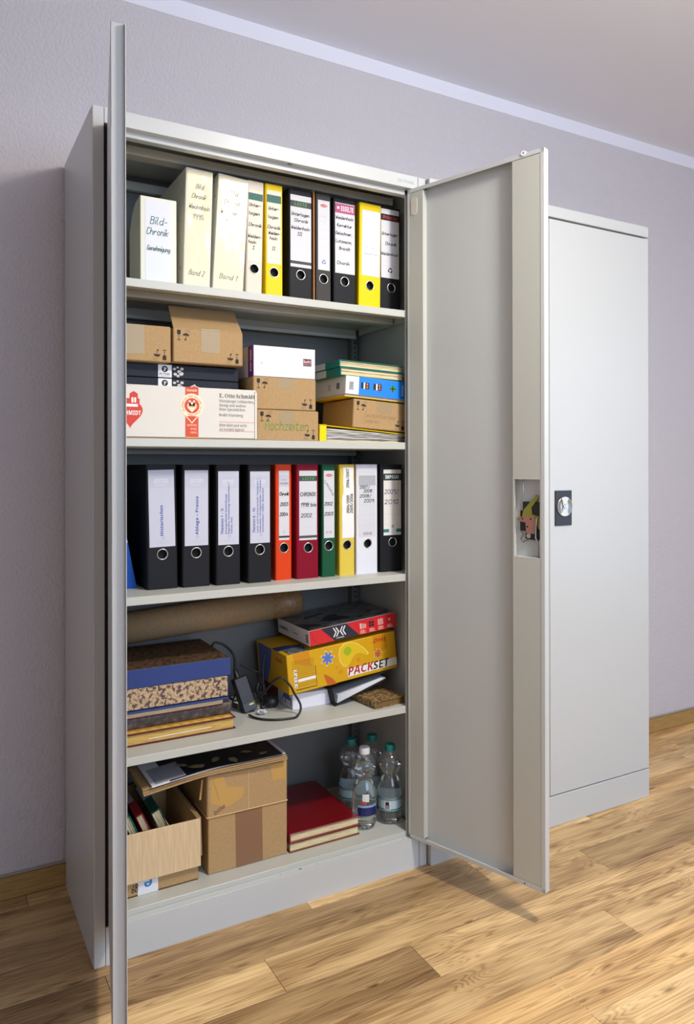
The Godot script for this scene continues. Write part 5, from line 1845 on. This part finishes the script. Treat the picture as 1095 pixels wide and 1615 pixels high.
	for q in [PackedVector2Array([Vector2(0.075, 0.075), Vector2(0.1, 0.05), Vector2(0.15, 0.045), Vector2(0.165, 0.06), Vector2(0.14, 0.09), Vector2(0.15, 0.115), Vector2(0.13, 0.125), Vector2(0.10, 0.105)]), PackedVector2Array([Vector2(0.05, 0.13), Vector2(0.12, 0.15), Vector2(0.13, 0.165), Vector2(0.06, 0.155)]), PackedVector2Array([Vector2(0.172, 0.03), Vector2(0.19, 0.05), Vector2(0.205, 0.045), Vector2(0.185, 0.026)]), PackedVector2Array([Vector2(0.225, 0.06), Vector2(0.245, 0.068), Vector2(0.25, 0.085), Vector2(0.23, 0.078)]), PackedVector2Array([Vector2(0.232, 0.018), Vector2(0.276, 0.02), Vector2(0.276, 0.034), Vector2(0.232, 0.032)]), PackedVector2Array([Vector2(0.002, 0.002), Vector2(0.07, 0.002), Vector2(0.05, 0.06), Vector2(0.002, 0.1)])]:
		part("silhouette_print", Mb.new().at(Transform3D(Basis(Vector3.RIGHT, -PI / 2), Vector3(0, h + 0.0004, 0))).poly(q, 0, 0.0003), M("stripe black"), tp)
	b = Mb.new().at(Transform3D(Basis(Vector3.RIGHT, -PI / 2), Vector3(0, h + 0.0008, 0)))
	print_type(b, "Virtual Sound 7.1", 0.012, 0.022, 0.008, 0.06, "Droid Sans", true, 0.0, 0.1, 0.0)
	print_type(b, "Headset", 0.012, 0.008, 0.008, 0.04, "Droid Sans", true, 0.0, 0.1, 0.0)
	part("top_lettering", b, M("mustard print", C(150, 130, 60), 0.5), tp)
	b = Mb.new().at(Transform3D(Basis(Vector3.UP, -PI / 2), Vector3(-0.0003, 0, 0)))
	print_type(b, "GAMING", -0.205, 0.017, 0.008, 0.06, "Droid Sans", true, 0, 0, 0.0)
	print_type(b, "XKRONIC", -0.105, 0.018, 0.004, 0.03, "Droid Sans", false, 0, 0, 0.0)
	for i in 4:
		b.box(Vector3(-0.022, 0.009 + i * 0.006, 0), Vector3(-0.008, 0.012 + i * 0.006, 0.0004))
	part("side_lettering", b, mats["ink black"], t)
	# small old book at the right edge
	t = thing("old_book", "small worn brown book with a stained vellum cover, at the right shelf edge", "book", Vector3(0.7665, y, -0.036))
	t.rotation.y = 0.11
	b = Mb.new()
	b.box(Vector3(0, 0, -0.125), Vector3(0.1080, 0.0028, 0), 0.001).box(Vector3(0, 0.0185, -0.125), Vector3(0.1080, 0.0215, 0), 0.001)
	b.box(Vector3(-0.003, 0.0005, -0.125), Vector3(0.003, 0.021, 0), 0.0025)
	part("cover", b, mats["old vellum"], t)
	part("page_block", Mb.new().box(Vector3(0.002, 0.0028, -0.12), Vector3(0.1050, 0.0185, -0.004)), textured("dark pages", mats["pages"].albedo_texture, 0.85, Vector3(1.5, 60, 1.5), Color(0.55, 0.46, 0.3)), t)
	cables(y)


func curve(pts: Array, n := 60) -> Array:
	var c := Curve3D.new()
	for i in pts.size():
		var d: Vector3 = (pts[mini(i + 1, pts.size() - 1)] - pts[maxi(i - 1, 0)]) / 6.0
		c.add_point(pts[i], -d, d)
	var out := []
	var l := c.get_baked_length()
	for i in n + 1:
		out.append(c.sample_baked(l * i / n, true))
	return out


func cables(y: float) -> void:
	var bp: Material = mats["black plastic"]
	var t := thing("power_adapter", "black plastic power adapter with ribbed face and looped cables, leaning on the shelf", "adapter", Vector3(0.452, y + 0.002, -0.178))
	var tilt := Basis(Vector3.BACK, 0.24) * Basis(Vector3.RIGHT, -0.3)
	var b := Mb.new().at(Transform3D(tilt, Vector3(0, 0.004, 0))).box(Vector3(-0.021, 0, -0.03), Vector3(0.021, 0.098, 0.0), 0.004)
	part("body", b, bp, t)
	b = Mb.new().at(Transform3D(tilt, Vector3(0, 0.004, 0)))
	for i in 6:
		b.box(Vector3(-0.014, 0.048 + i * 0.0068, -0.0005), Vector3(0.009, 0.0495 + i * 0.0068, 0.0008))
	part("ribs", b, M("rib grey", C(64, 64, 68), 0.5), t)
	b = Mb.new().at(Transform3D(tilt, Vector3(0, 0.004, 0))).box(Vector3(0.0, 0.016, -0.0005), Vector3(0.013, 0.0205, 0.0016))
	part("yellow_label", b, M("label yellow", C(216, 190, 70), 0.5), t)
	b = Mb.new().at(Transform3D(tilt, Vector3(0, 0.004, 0))).box(Vector3(-0.018, 0.002, -0.0008), Vector3(0.019, 0.026, 0.0006), 0.001)
	part("end_cap", b, M("end cap black", C(16, 16, 18), 0.35), t)
	b = Mb.new().at(Transform3D(tilt, Vector3(0, 0.004, 0) + tilt * Vector3(-0.004, 0.097, -0.014))).smooth(0).lathe([Vector2(0.009, 0), Vector2(0.0075, 0.006), Vector2(0.0045, 0.022), Vector2(0.003, 0.024), Vector2(0.0, 0.024)], 20)
	part("strain_relief", b, bp, t)
	var o := t.position
	var TIP := o + tilt * Vector3(-0.004, 0.12, -0.014) + Vector3(0, 0.004, 0)
	var L := func(list: Array) -> Array: return list.map(func(v): return v - o)
	# mains lead over the document box, loops behind, long loop in front
	var lead: Array = curve(L.call([TIP, Vector3(0.421, 0.604, -0.231), Vector3(0.405, 0.628, -0.245), Vector3(0.385, 0.640, -0.25), Vector3(0.366, 0.638, -0.25), Vector3(0.368, 0.58, -0.27), Vector3(0.40, 0.50, -0.29), Vector3(0.44, 0.462, -0.29)]))
	part("cable", Mb.new().smooth(0).tube(lead, 0.0034, 12), bp, t)
	var front: Array = curve(L.call([Vector3(0.4339, 0.4601, -0.1500), Vector3(0.4413, 0.4577, -0.1300), Vector3(0.4583, 0.4574, -0.1050), Vector3(0.4868, 0.4574, -0.0859), Vector3(0.5202, 0.4574, -0.0780), Vector3(0.5419, 0.4574, -0.0803), Vector3(0.5569, 0.4668, -0.0880), Vector3(0.5636, 0.4802, -0.0980), Vector3(0.5588, 0.4961, -0.1060), Vector3(0.5491, 0.5126, -0.1080), Vector3(0.5396, 0.5313, -0.1080), Vector3(0.5291, 0.5452, -0.1100), Vector3(0.5187, 0.5556, -0.1120), Vector3(0.5103, 0.5589, -0.1160), Vector3(0.5005, 0.5520, -0.1260), Vector3(0.4942, 0.5381, -0.1400), Vector3(0.4880, 0.5187, -0.1580), Vector3(0.4830, 0.4998, -0.1760), Vector3(0.4750, 0.4893, -0.1900)]), 120)
	part("cable", Mb.new().smooth(0).tube(front, 0.0031, 12), bp, t)
	for q in [[Vector3(0.427, y + 0.115, -0.22), Vector3(0.424, y + 0.06, -0.222), Vector3(0.415, y + 0.018, -0.225), Vector3(0.43, y + 0.004, -0.235)], [Vector3(0.432, y + 0.095, -0.23), Vector3(0.431, y + 0.05, -0.232), Vector3(0.42, y + 0.02, -0.24), Vector3(0.44, y + 0.005, -0.25)], [Vector3(0.437, y + 0.125, -0.225), Vector3(0.465, y + 0.108, -0.226), Vector3(0.495, y + 0.095, -0.226), Vector3(0.505, y + 0.08, -0.23)], [Vector3(0.413, y + 0.070, -0.216), Vector3(0.42, y + 0.073, -0.216), Vector3(0.44, y + 0.071, -0.222), Vector3(0.455, y + 0.07, -0.23)], [Vector3(0.412, y + 0.03, -0.215), Vector3(0.43, y + 0.028, -0.215), Vector3(0.44, y + 0.016, -0.22), Vector3(0.46, y + 0.005, -0.23)]]:
		part("cable", Mb.new().smooth(0).tube(curve(L.call(q), 24), 0.0022, 8), bp, t)
	# wires standing up beside the plug
	part("cable_tie", Mb.new().smooth(0).tube(curve(L.call([Vector3(0.5145, y + 0.145, -0.225), Vector3(0.507, y + 0.13, -0.222), Vector3(0.503, y + 0.09, -0.218), Vector3(0.503, y + 0.04, -0.212)]), 24), 0.0028, 8), bp, t)
	t = thing("mains_plug", "round black mains plug lying beside the power adapter under coiled cable", "plug", Vector3(0.522, y + 0.0005, -0.205))
	b = Mb.new().at(Transform3D(Basis(Vector3.BACK, 0.35) * Basis(Vector3.RIGHT, 0.3), Vector3(0, 0.014, 0))).smooth(0).lathe([Vector2(0.0, -0.008), Vector2(0.020, -0.008), Vector2(0.0215, -0.004), Vector2(0.0215, 0.008), Vector2(0.019, 0.013), Vector2(0.012, 0.017), Vector2(0.0, 0.018)], 28)
	part("body", b, bp, t)
	b = Mb.new().smooth(0).tube([Vector3(-0.012, 0.016, 0.012), Vector3(-0.03, 0.01, 0.022), Vector3(-0.04, 0.008, 0.026)], 0.006, 12)
	part("strain_relief", b, bp, t)
	b = Mb.new().at(Transform3D(Basis(Vector3.BACK, 0.2), Vector3(-0.02, 0.046, -0.03))).smooth(0).tube(curve([Vector3(-0.006, -0.036, 0), Vector3(-0.012, 0.0, 0.004), Vector3(0.0, 0.016, 0), Vector3(0.014, 0.004, -0.004), Vector3(0.006, -0.03, 0.004)], 30), 0.0052, 10)
	part("coiled_cable", b, bp, t)
	t = thing("cable_bag", "crumpled scrap of clear plastic at the foot of the power adapter", "plastic bag", Vector3(0.470, y + 0.0005, -0.155))
	b = Mb.new()
	for i in 9:
		var aa := i * 0.7
		b.at(Transform3D(Basis.from_euler(Vector3(rng.randf_range(-0.8, 0.8), aa, rng.randf_range(-0.6, 0.6))), Vector3(rng.randf_range(-0.008, 0.012), 0.0065, rng.randf_range(-0.006, 0.006)))).box(Vector3(-0.007, -0.0003, -0.006), Vector3(0.008, 0.0003, 0.006))
	part("film", b, M("crumpled film", C(206, 208, 212), 0.12), t)


func floor_of_cabinet() -> void:
	var y := FLOOR_PANEL_Y
	var b := Mb.new()
	var pale: Material = mats["pale cardboard"]
	var card: Material = mats["cardboard"]
	# open box at the left with its front flap hanging out
	var t := thing("open_box", "open cardboard box with its front flap folded down, in the lower left", "box", Vector3(0.03, y, -0.068))
	var w := 0.2345
	b = Mb.new()
	b.box(Vector3(0, 0, -0.28), Vector3(w, 0.004, 0))
	b.box(Vector3(0, 0, -0.004), Vector3(w, 0.152, 0), 0.001)
	b.box(Vector3(0, 0, -0.28), Vector3(0.004, 0.156, 0), 0.001)
	b.box(Vector3(w - 0.004, 0, -0.28), Vector3(w, 0.156, 0), 0.001)
	b.box(Vector3(0, 0, -0.28), Vector3(w, 0.156, -0.276), 0.001)
	part("body", b, card, t)
	var ribs := textured("ribbed cardboard", noise_tex(0.03, [[0.0, C(196, 168, 128)], [1.0, C(222, 196, 156)]], 256, 91, 3), 0.85, Vector3(26, 1.2, 1.2))
	part("front_flap", Mb.new().at(Transform3D(Basis(Vector3.RIGHT, -0.05), Vector3(0, 0.1545, 0.003))).box(Vector3(-0.002, -0.116, -0.001), Vector3(w + 0.0035, 0.0, 0.0035), 0.0014), ribs, t)
	b = Mb.new().at(Transform3D(Basis(Vector3.BACK, 0.03), Vector3(w + 0.001, 0.155, 0)))
	b.box(Vector3(0, -0.085, -0.27), Vector3(0.0035, 0.0, 0.0), 0.001)
	b.box(Vector3(0.0045, -0.1, -0.268), Vector3(0.008, -0.002, -0.004), 0.001)
	part("side_flap", b, card, t)
	b = Mb.new().box(Vector3(0.0845, 0.001, -0.0002), Vector3(0.1335, 0.05, 0.0005))
	var st := part("sticker", b, M("white sticker"), t)
	b = Mb.new()
	print_type(b, "e", 0.119, 0.0400, 0.030, 0.019, "Droid Sans", true, PI, 0.0, 0.0006)
	part("lettering", b, M("sky blue print", C(40, 130, 196), 0.5), st)
	b = Mb.new()
	hand(b, "68", 0.070, 0.012, 0.018, 0.013, 0.0016)
	part("stamp_print", b, mats["ink black"], t)
	# three files standing in it
	var cols := [["teal", C(24, 122, 124)], ["crimson", C(150, 20, 40)], ["deep green", C(24, 70, 60)]]
	for k in 3:
		var f := thing("index_book", ["teal book standing spine up in the open box, mostly behind the door", "crimson book standing spine up in the open box", "dark green book standing spine up in the open box, fanned pages"][k], "book", Vector3([0.086, 0.118, 0.156][k], y + 0.1735, -0.105), "books in the open box")
		f.rotation.z = 0.42
		var bw: float = [0.02, 0.019, 0.024][k]
		var bh := 0.115
		var m := M(cols[k][0] + " cloth", cols[k][1], 0.45)
		b = Mb.new()
		b.box(Vector3(0, -0.003, -0.19), Vector3(bw, 0, 0), 0.0016)
		b.box(Vector3(0, -bh, -0.19), Vector3(0.0022, 0, 0), 0.0008)
		b.box(Vector3(bw - 0.0022, -bh, -0.19), Vector3(bw, 0, 0), 0.0008)
		part("cover", b, m, f)
		b = Mb.new()
		for i in 8:
			b.at(Transform3D(Basis(Vector3.BACK, (i - 3.5) * (0.03 if k == 2 else 0.008)), Vector3(0.003 + i * (bw - 0.007) / 7.5, -0.003, 0))).box(Vector3(0, -bh + 0.004, -0.18), Vector3((bw - 0.007) / 8.5, 0, -0.003 - 0.0006 * (i % 3)))
		part("page_block", b, mats["upright pages"], f)
		part("spine_label", Mb.new().box(Vector3(0.002, -0.001, -0.17), Vector3(bw - 0.002, 0.0004, -0.085)), M("grey label", C(150, 150, 154), 0.6), f)
	# big box
	t = thing("cardboard_box", "big brown cardboard box with a wide strip of brown tape, beside the open box", "box", Vector3(0.2925, y, -0.0735))
	w = 0.2185
	b = Mb.new()
	b.box(Vector3(0, 0, -0.285), Vector3(w, 0.146, 0), 0.002)
	b.at(Transform3D(Basis(Vector3.BACK, -0.006), Vector3(-0.0035, 0.143, 0))).box(Vector3(0, 0, -0.287), Vector3(w + 0.003, 0.108, 0.0025), 0.003)
	b.at(Transform3D())
	part("body", b, card, t)
	part("seam_lip", Mb.new().at(Transform3D(Basis(Vector3.BACK, -0.006), Vector3(-0.005, 0.1445, 0.001))).box(Vector3(0, 0, -0.1), Vector3(w + 0.006, 0.0025, 0.0032), 0.001), pale, t)
	part("brown_tape", Mb.new().poly(PackedVector2Array([Vector2(0.0745, 0.0005), Vector2(0.0725, 0.143), Vector2(0.1465, 0.1475), Vector2(0.1485, 0.002)]), -0.0002, 0.0005), mats["brown tape"], t)
	b = Mb.new()
	b.poly(PackedVector2Array([Vector2(0.006, 0.18), Vector2(0.05, 0.163), Vector2(0.09, 0.178), Vector2(0.098, 0.205), Vector2(0.05, 0.215), Vector2(0.04, 0.243), Vector2(0.006, 0.246)]), 0.0024, 0.0029)
	part("amber_tape", b, M("old amber tape", C(190, 150, 84), 0.25), t)
	b = Mb.new()
	b.poly(PackedVector2Array([Vector2(0.175, 0.205), Vector2(0.214, 0.203), Vector2(0.214, 0.247), Vector2(0.17, 0.247)]), 0.0024, 0.0029)
	part("amber_tape", b, M("old amber tape", C(190, 150, 84), 0.25), t)
	b = Mb.new()
	hand(b, "CHINA", 0.0, 0.0, 0.008, 0.03, 0.0016)
	part("stamp_print", b, M("brown stamp", C(140, 106, 72), 0.8), t).transform = Transform3D(Basis(Vector3.BACK, 0.5), Vector3(0.018, 0.150, 0.0024))
	part("loose_tape", Mb.new().at(Transform3D(Basis(Vector3.BACK, 0.28), Vector3(0.012, 0.24, 0.003))).box(Vector3(0, -0.058, 0), Vector3(0.006, 0.0, 0.0008)).at(Transform3D(Basis(Vector3.BACK, -0.12), Vector3(-0.006, 0.236, -0.02))).box(Vector3(-0.005, -0.05, 0), Vector3(0.0, 0.0, 0.0008)), M("old amber tape"), t)
	part("inner_joint", Mb.new().box(Vector3(0.1075, 0.147, 0.0018), Vector3(0.1085, 0.246, 0.0029)), M("pale seam", C(206, 182, 140), 0.7), t)
	# flattened cardboard and magazines lying across both
	t = thing("cardboard_sheet", "stack of bent flattened cardboard sheets lying over the two boxes", "cardboard", Vector3(0.126, y, -0.055))
	for k in 3:
		b = Mb.new()
		sag(b, 0.378, 0.16, 0.259 + k * 0.0045, 0.0032, 0.016, k)
		part("sheet", b, card, t)
	t = thing("magazine", "magazine with a black cover lying on the flattened cardboard sheets", "magazine", Vector3(0.126, y, -0.052))
	b = Mb.new()
	sag(b, 0.355, 0.15, 0.2725, 0.004, 0.016, 5, 0.02)
	part("pages", b, mats["white paper"], t)
	b = Mb.new()
	sag(b, 0.300, 0.146, 0.2767, 0.0008, 0.016, 6, 0.064)
	var cv := part("black_cover", b, M("magazine black", C(26, 26, 34), 0.3), t)
	for q in [[0.14, -0.03, 0.022], [0.195, -0.05, 0.018], [0.235, -0.025, 0.02], [0.285, -0.06, 0.015], [0.32, -0.03, 0.014], [0.11, -0.055, 0.014]]:
		var leaf := PackedVector2Array()
		for v in [Vector2(-0.9, -0.4), Vector2(0.2, -0.5), Vector2(1.0, 0.1), Vector2(0.3, 0.5), Vector2(-0.7, 0.4)]:
			leaf.append(v * float(q[2]))
		part("cover_print", Mb.new().at(Transform3D(Basis(Vector3.RIGHT, -PI / 2) * Basis(Vector3.BACK, q[0] * 20.0), Vector3(q[0], 0.2786, q[1]))).poly(leaf, 0, 0.0004), M("gold leaf print", C(130, 116, 76), 0.5), cv)
	b = Mb.new()
	sag(b, 0.075, 0.1, 0.2767, 0.0015, 0.016, 7, 0.03)
	part("grey_leaflet", b, M("grey leaflet", C(150, 152, 160), 0.5), t)
	# red folder on a brown album
	t = book("album", "brown photo album with cream pages under the red folder", Vector3(0.5165, y, -0.0700), 0.2165, 0.0262, 0.27, M("brown board", C(110, 62, 28), 0.4), mats["pages"], 0.0035, 0.004)
	t = thing("album", "glossy dark red album with cream pages lying on the brown one", "book", Vector3(0.5165, y + 0.0264, -0.0690))
	b = Mb.new()
	var rd := M("glossy red", C(112, 6, 14), 0.25)
	b.box(Vector3(0, 0, -0.275), Vector3(0.2165, 0.0035, 0), 0.0015)
	b.box(Vector3(0, 0.0215, -0.275), Vector3(0.2165, 0.0250, 0), 0.0015)
	b.box(Vector3(-0.001, 0.001, -0.275), Vector3(0.004, 0.0245, 0), 0.002)
	part("cover", b, rd, t)
	part("page_block", Mb.new().box(Vector3(0.004, 0.0035, -0.27), Vector3(0.2125, 0.0215, -0.004)), mats["pages"], t)
	# water bottles
	bottle(0.7700, -0.106, "plastic water bottle with a white cap and a dark blue label", 0.2265, true, 0.4)
	bottle(0.8520, -0.098, "green-capped plastic water bottle nearest the right wall, barcode on its pale label", 0.2225, false, 0.25)
	bottle(0.7900, -0.222, "green-capped plastic water bottle at the back left, behind the white-capped one", 0.2110, false, -1.1)
	bottle(0.8515, -0.198, "green-capped plastic water bottle at the back right, between the others", 0.2200, false, 1.9)


# thin sheet that sags to the left, its front edge at z 0
func sag(b: Mb, w: float, d: float, y: float, th: float, drop: float, k: int, x0 := 0.0) -> void:
	var n := 12
	for i in n:
		var xa := x0 + w * i / n
		var xb := x0 + w * (i + 1) / n
		var f := func(x: float) -> float: return y - drop * pow(clampf(1.0 - x / 0.2, 0.0, 1.0), 1.6) - 0.0015 * (1.0 + sin(x * 30.0 + k)) * 0.5
		var a: float = f.call(xa)
		var c: float = f.call(xb)
		var zf := -0.0035 * (k % 3) - 0.004 * sin(xa * 9.0 + k)
		var zg := -0.0035 * (k % 3) - 0.004 * sin(xb * 9.0 + k)
		b.quad(Vector3(xa, a, zf), Vector3(xb, c, zg), Vector3(xb, c + th, zg), Vector3(xa, a + th, zf))
		b.quad(Vector3(xa, a + th, zf), Vector3(xb, c + th, zg), Vector3(xb, c + th, -d), Vector3(xa, a + th, -d))
		b.quad(Vector3(xa, a, -d), Vector3(xb, c, -d), Vector3(xb, c, zg), Vector3(xa, a, zf))
		b.quad(Vector3(xb, c, -d), Vector3(xa, a, -d), Vector3(xa, a + th, -d), Vector3(xb, c + th, -d))
		if i == 0:
			b.quad(Vector3(xa, a, -d), Vector3(xa, a, zf), Vector3(xa, a + th, zf), Vector3(xa, a + th, -d))
		if i == n - 1:
			b.quad(Vector3(xb, c, zg), Vector3(xb, c, -d), Vector3(xb, c + th, -d), Vector3(xb, c + th, zg))


func bottle(x: float, z: float, label: String, h: float, white: bool, turn: float) -> void:
	var t := thing("water_bottle", label, "bottle", Vector3(x, FLOOR_PANEL_Y + 0.0003, z), "half-litre water bottles")
	t.rotation.y = turn
	var k := h / 0.2225
	var prof := [[0.0, 0.006], [0.012, 0.003], [0.022, 0.0], [0.029, 0.003], [0.0335, 0.012], [0.0350, 0.026], [0.0340, 0.034], [0.0352, 0.040], [0.0352, 0.088], [0.0345, 0.098], [0.0310, 0.112], [0.0250, 0.126], [0.0222, 0.134], [0.0225, 0.139], [0.0270, 0.150], [0.0325, 0.162], [0.0338, 0.170], [0.0320, 0.180], [0.0260, 0.191], [0.0170, 0.201], [0.0135, 0.205], [0.0132, 0.2075]]
	var c := Curve2D.new()
	for i in prof.size():
		var p := Vector2(prof[i][0], prof[i][1] * k)
		var a: Array = prof[maxi(i - 1, 0)]
		var b2: Array = prof[mini(i + 1, prof.size() - 1)]
		var d := Vector2(b2[0] - a[0], (b2[1] - a[1]) * k) / 7.0
		c.add_point(p, -d, d)
	var sm := []
	for i in 61:
		var p := c.sample_baked(c.get_baked_length() * i / 60.0)
		sm.append(Vector2(maxf(0.0, p.x), p.y))
	var pet := M("clear plastic", Color(0.97, 0.985, 0.98, 0.03), 0.03)
	pet.transparency = BaseMaterial3D.TRANSPARENCY_ALPHA
	part("bottle_wall", Mb.new().smooth(0).lathe(sm, 40), pet, t)
	var water := M("bottle water", Color(0.97, 0.99, 0.99, 0.0), 0.0)
	water.refraction_enabled = true
	water.refraction_scale = 0.033
	var fill := 0.168 * k
	var wp := [Vector2(0.0, 0.0068)]
	for p in sm:
		if p.y < fill and p.x > 0.004 and p.y > 0.0005:
			wp.append(Vector2(p.x - 0.0006, p.y + 0.0004))
	wp.append(Vector2(wp[-1].x, fill))
	wp.append(Vector2(0.0, fill))
	part("water", Mb.new().smooth(0).lathe(wp, 40), water, t)
	var cap := M("white cap", C(226, 226, 226), 0.4) if white else M("green cap", C(16, 112, 102), 0.4)
	part("cap", Mb.new().lathe([Vector2(0.0152, 0.2055 * k), Vector2(0.0155, 0.207 * k), Vector2(0.0155, 0.2185 * k), Vector2(0.0145, 0.2225 * k), Vector2(0.0, 0.2225 * k)], 28), cap, t)
	part("neck_ring", Mb.new().lathe([Vector2(0.0135, 0.2015 * k), Vector2(0.0158, 0.2025 * k), Vector2(0.0158, 0.2045 * k), Vector2(0.0135, 0.2055 * k)], 28), pet, t)
	var y0 := 0.042 * k
	var y1 := (0.080 if not white else 0.088) * k
	var wrap := func(a0: float, a1: float, ya: float, yb: float, r: float) -> Mb:
		var b := Mb.new().smooth(0)
		var n := maxi(4, int((a1 - a0) * 8))
		for i in n:
			var p := lerpf(a0, a1, float(i) / n)
			var q := lerpf(a0, a1, float(i + 1) / n)
			b.quad(Vector3(sin(p) * r, ya, cos(p) * r), Vector3(sin(q) * r, ya, cos(q) * r), Vector3(sin(q) * r, yb, cos(q) * r), Vector3(sin(p) * r, yb, cos(p) * r))
		return b
	if white:
		part("label", wrap.call(-1.5, 0.25, y0, y0 + 0.024, 0.0357), M("navy label", C(24, 34, 92), 0.35), t)
		part("label_crest", wrap.call(-1.5, 0.25, y0 + 0.024, y0 + 0.030, 0.0357), M("pale blue label", C(130, 160, 200), 0.35), t)
		part("label_badge", wrap.call(-1.1, -0.55, y0 + 0.04, y0 + 0.062, 0.0357), mats["white paper"], t)
		part("label_red", wrap.call(-1.1, -0.85, y0 + 0.034, y0 + 0.042, 0.0358), mats["print red"], t)
	else:
		var lb := part("label", wrap.call(-PI, PI, y0, y1, 0.0357), M("pale aqua label", C(176, 200, 204), 0.35), t)
		part("label_foot", wrap.call(-PI, PI, y0 + 0.002, y0 + 0.006, 0.03585), M("teal print"), lb)
		part("label_head", wrap.call(-PI, PI, y1 - 0.009, y1, 0.03585), M("slate label", C(120, 140, 150), 0.35), lb)
		part("label_panel", wrap.call(-1.3, -0.75, y0 + 0.004, y1 - 0.010, 0.0359), mats["white paper"], lb)
		part("barcode", wrap.call(-1.22, -0.85, y0 + 0.006, y0 + 0.018, 0.0360), mats["ink grey"], lb)
		part("label_mark", wrap.call(-1.2, -0.9, y1 - 0.022, y1 - 0.012, 0.0360), mats["ink black"], lb)
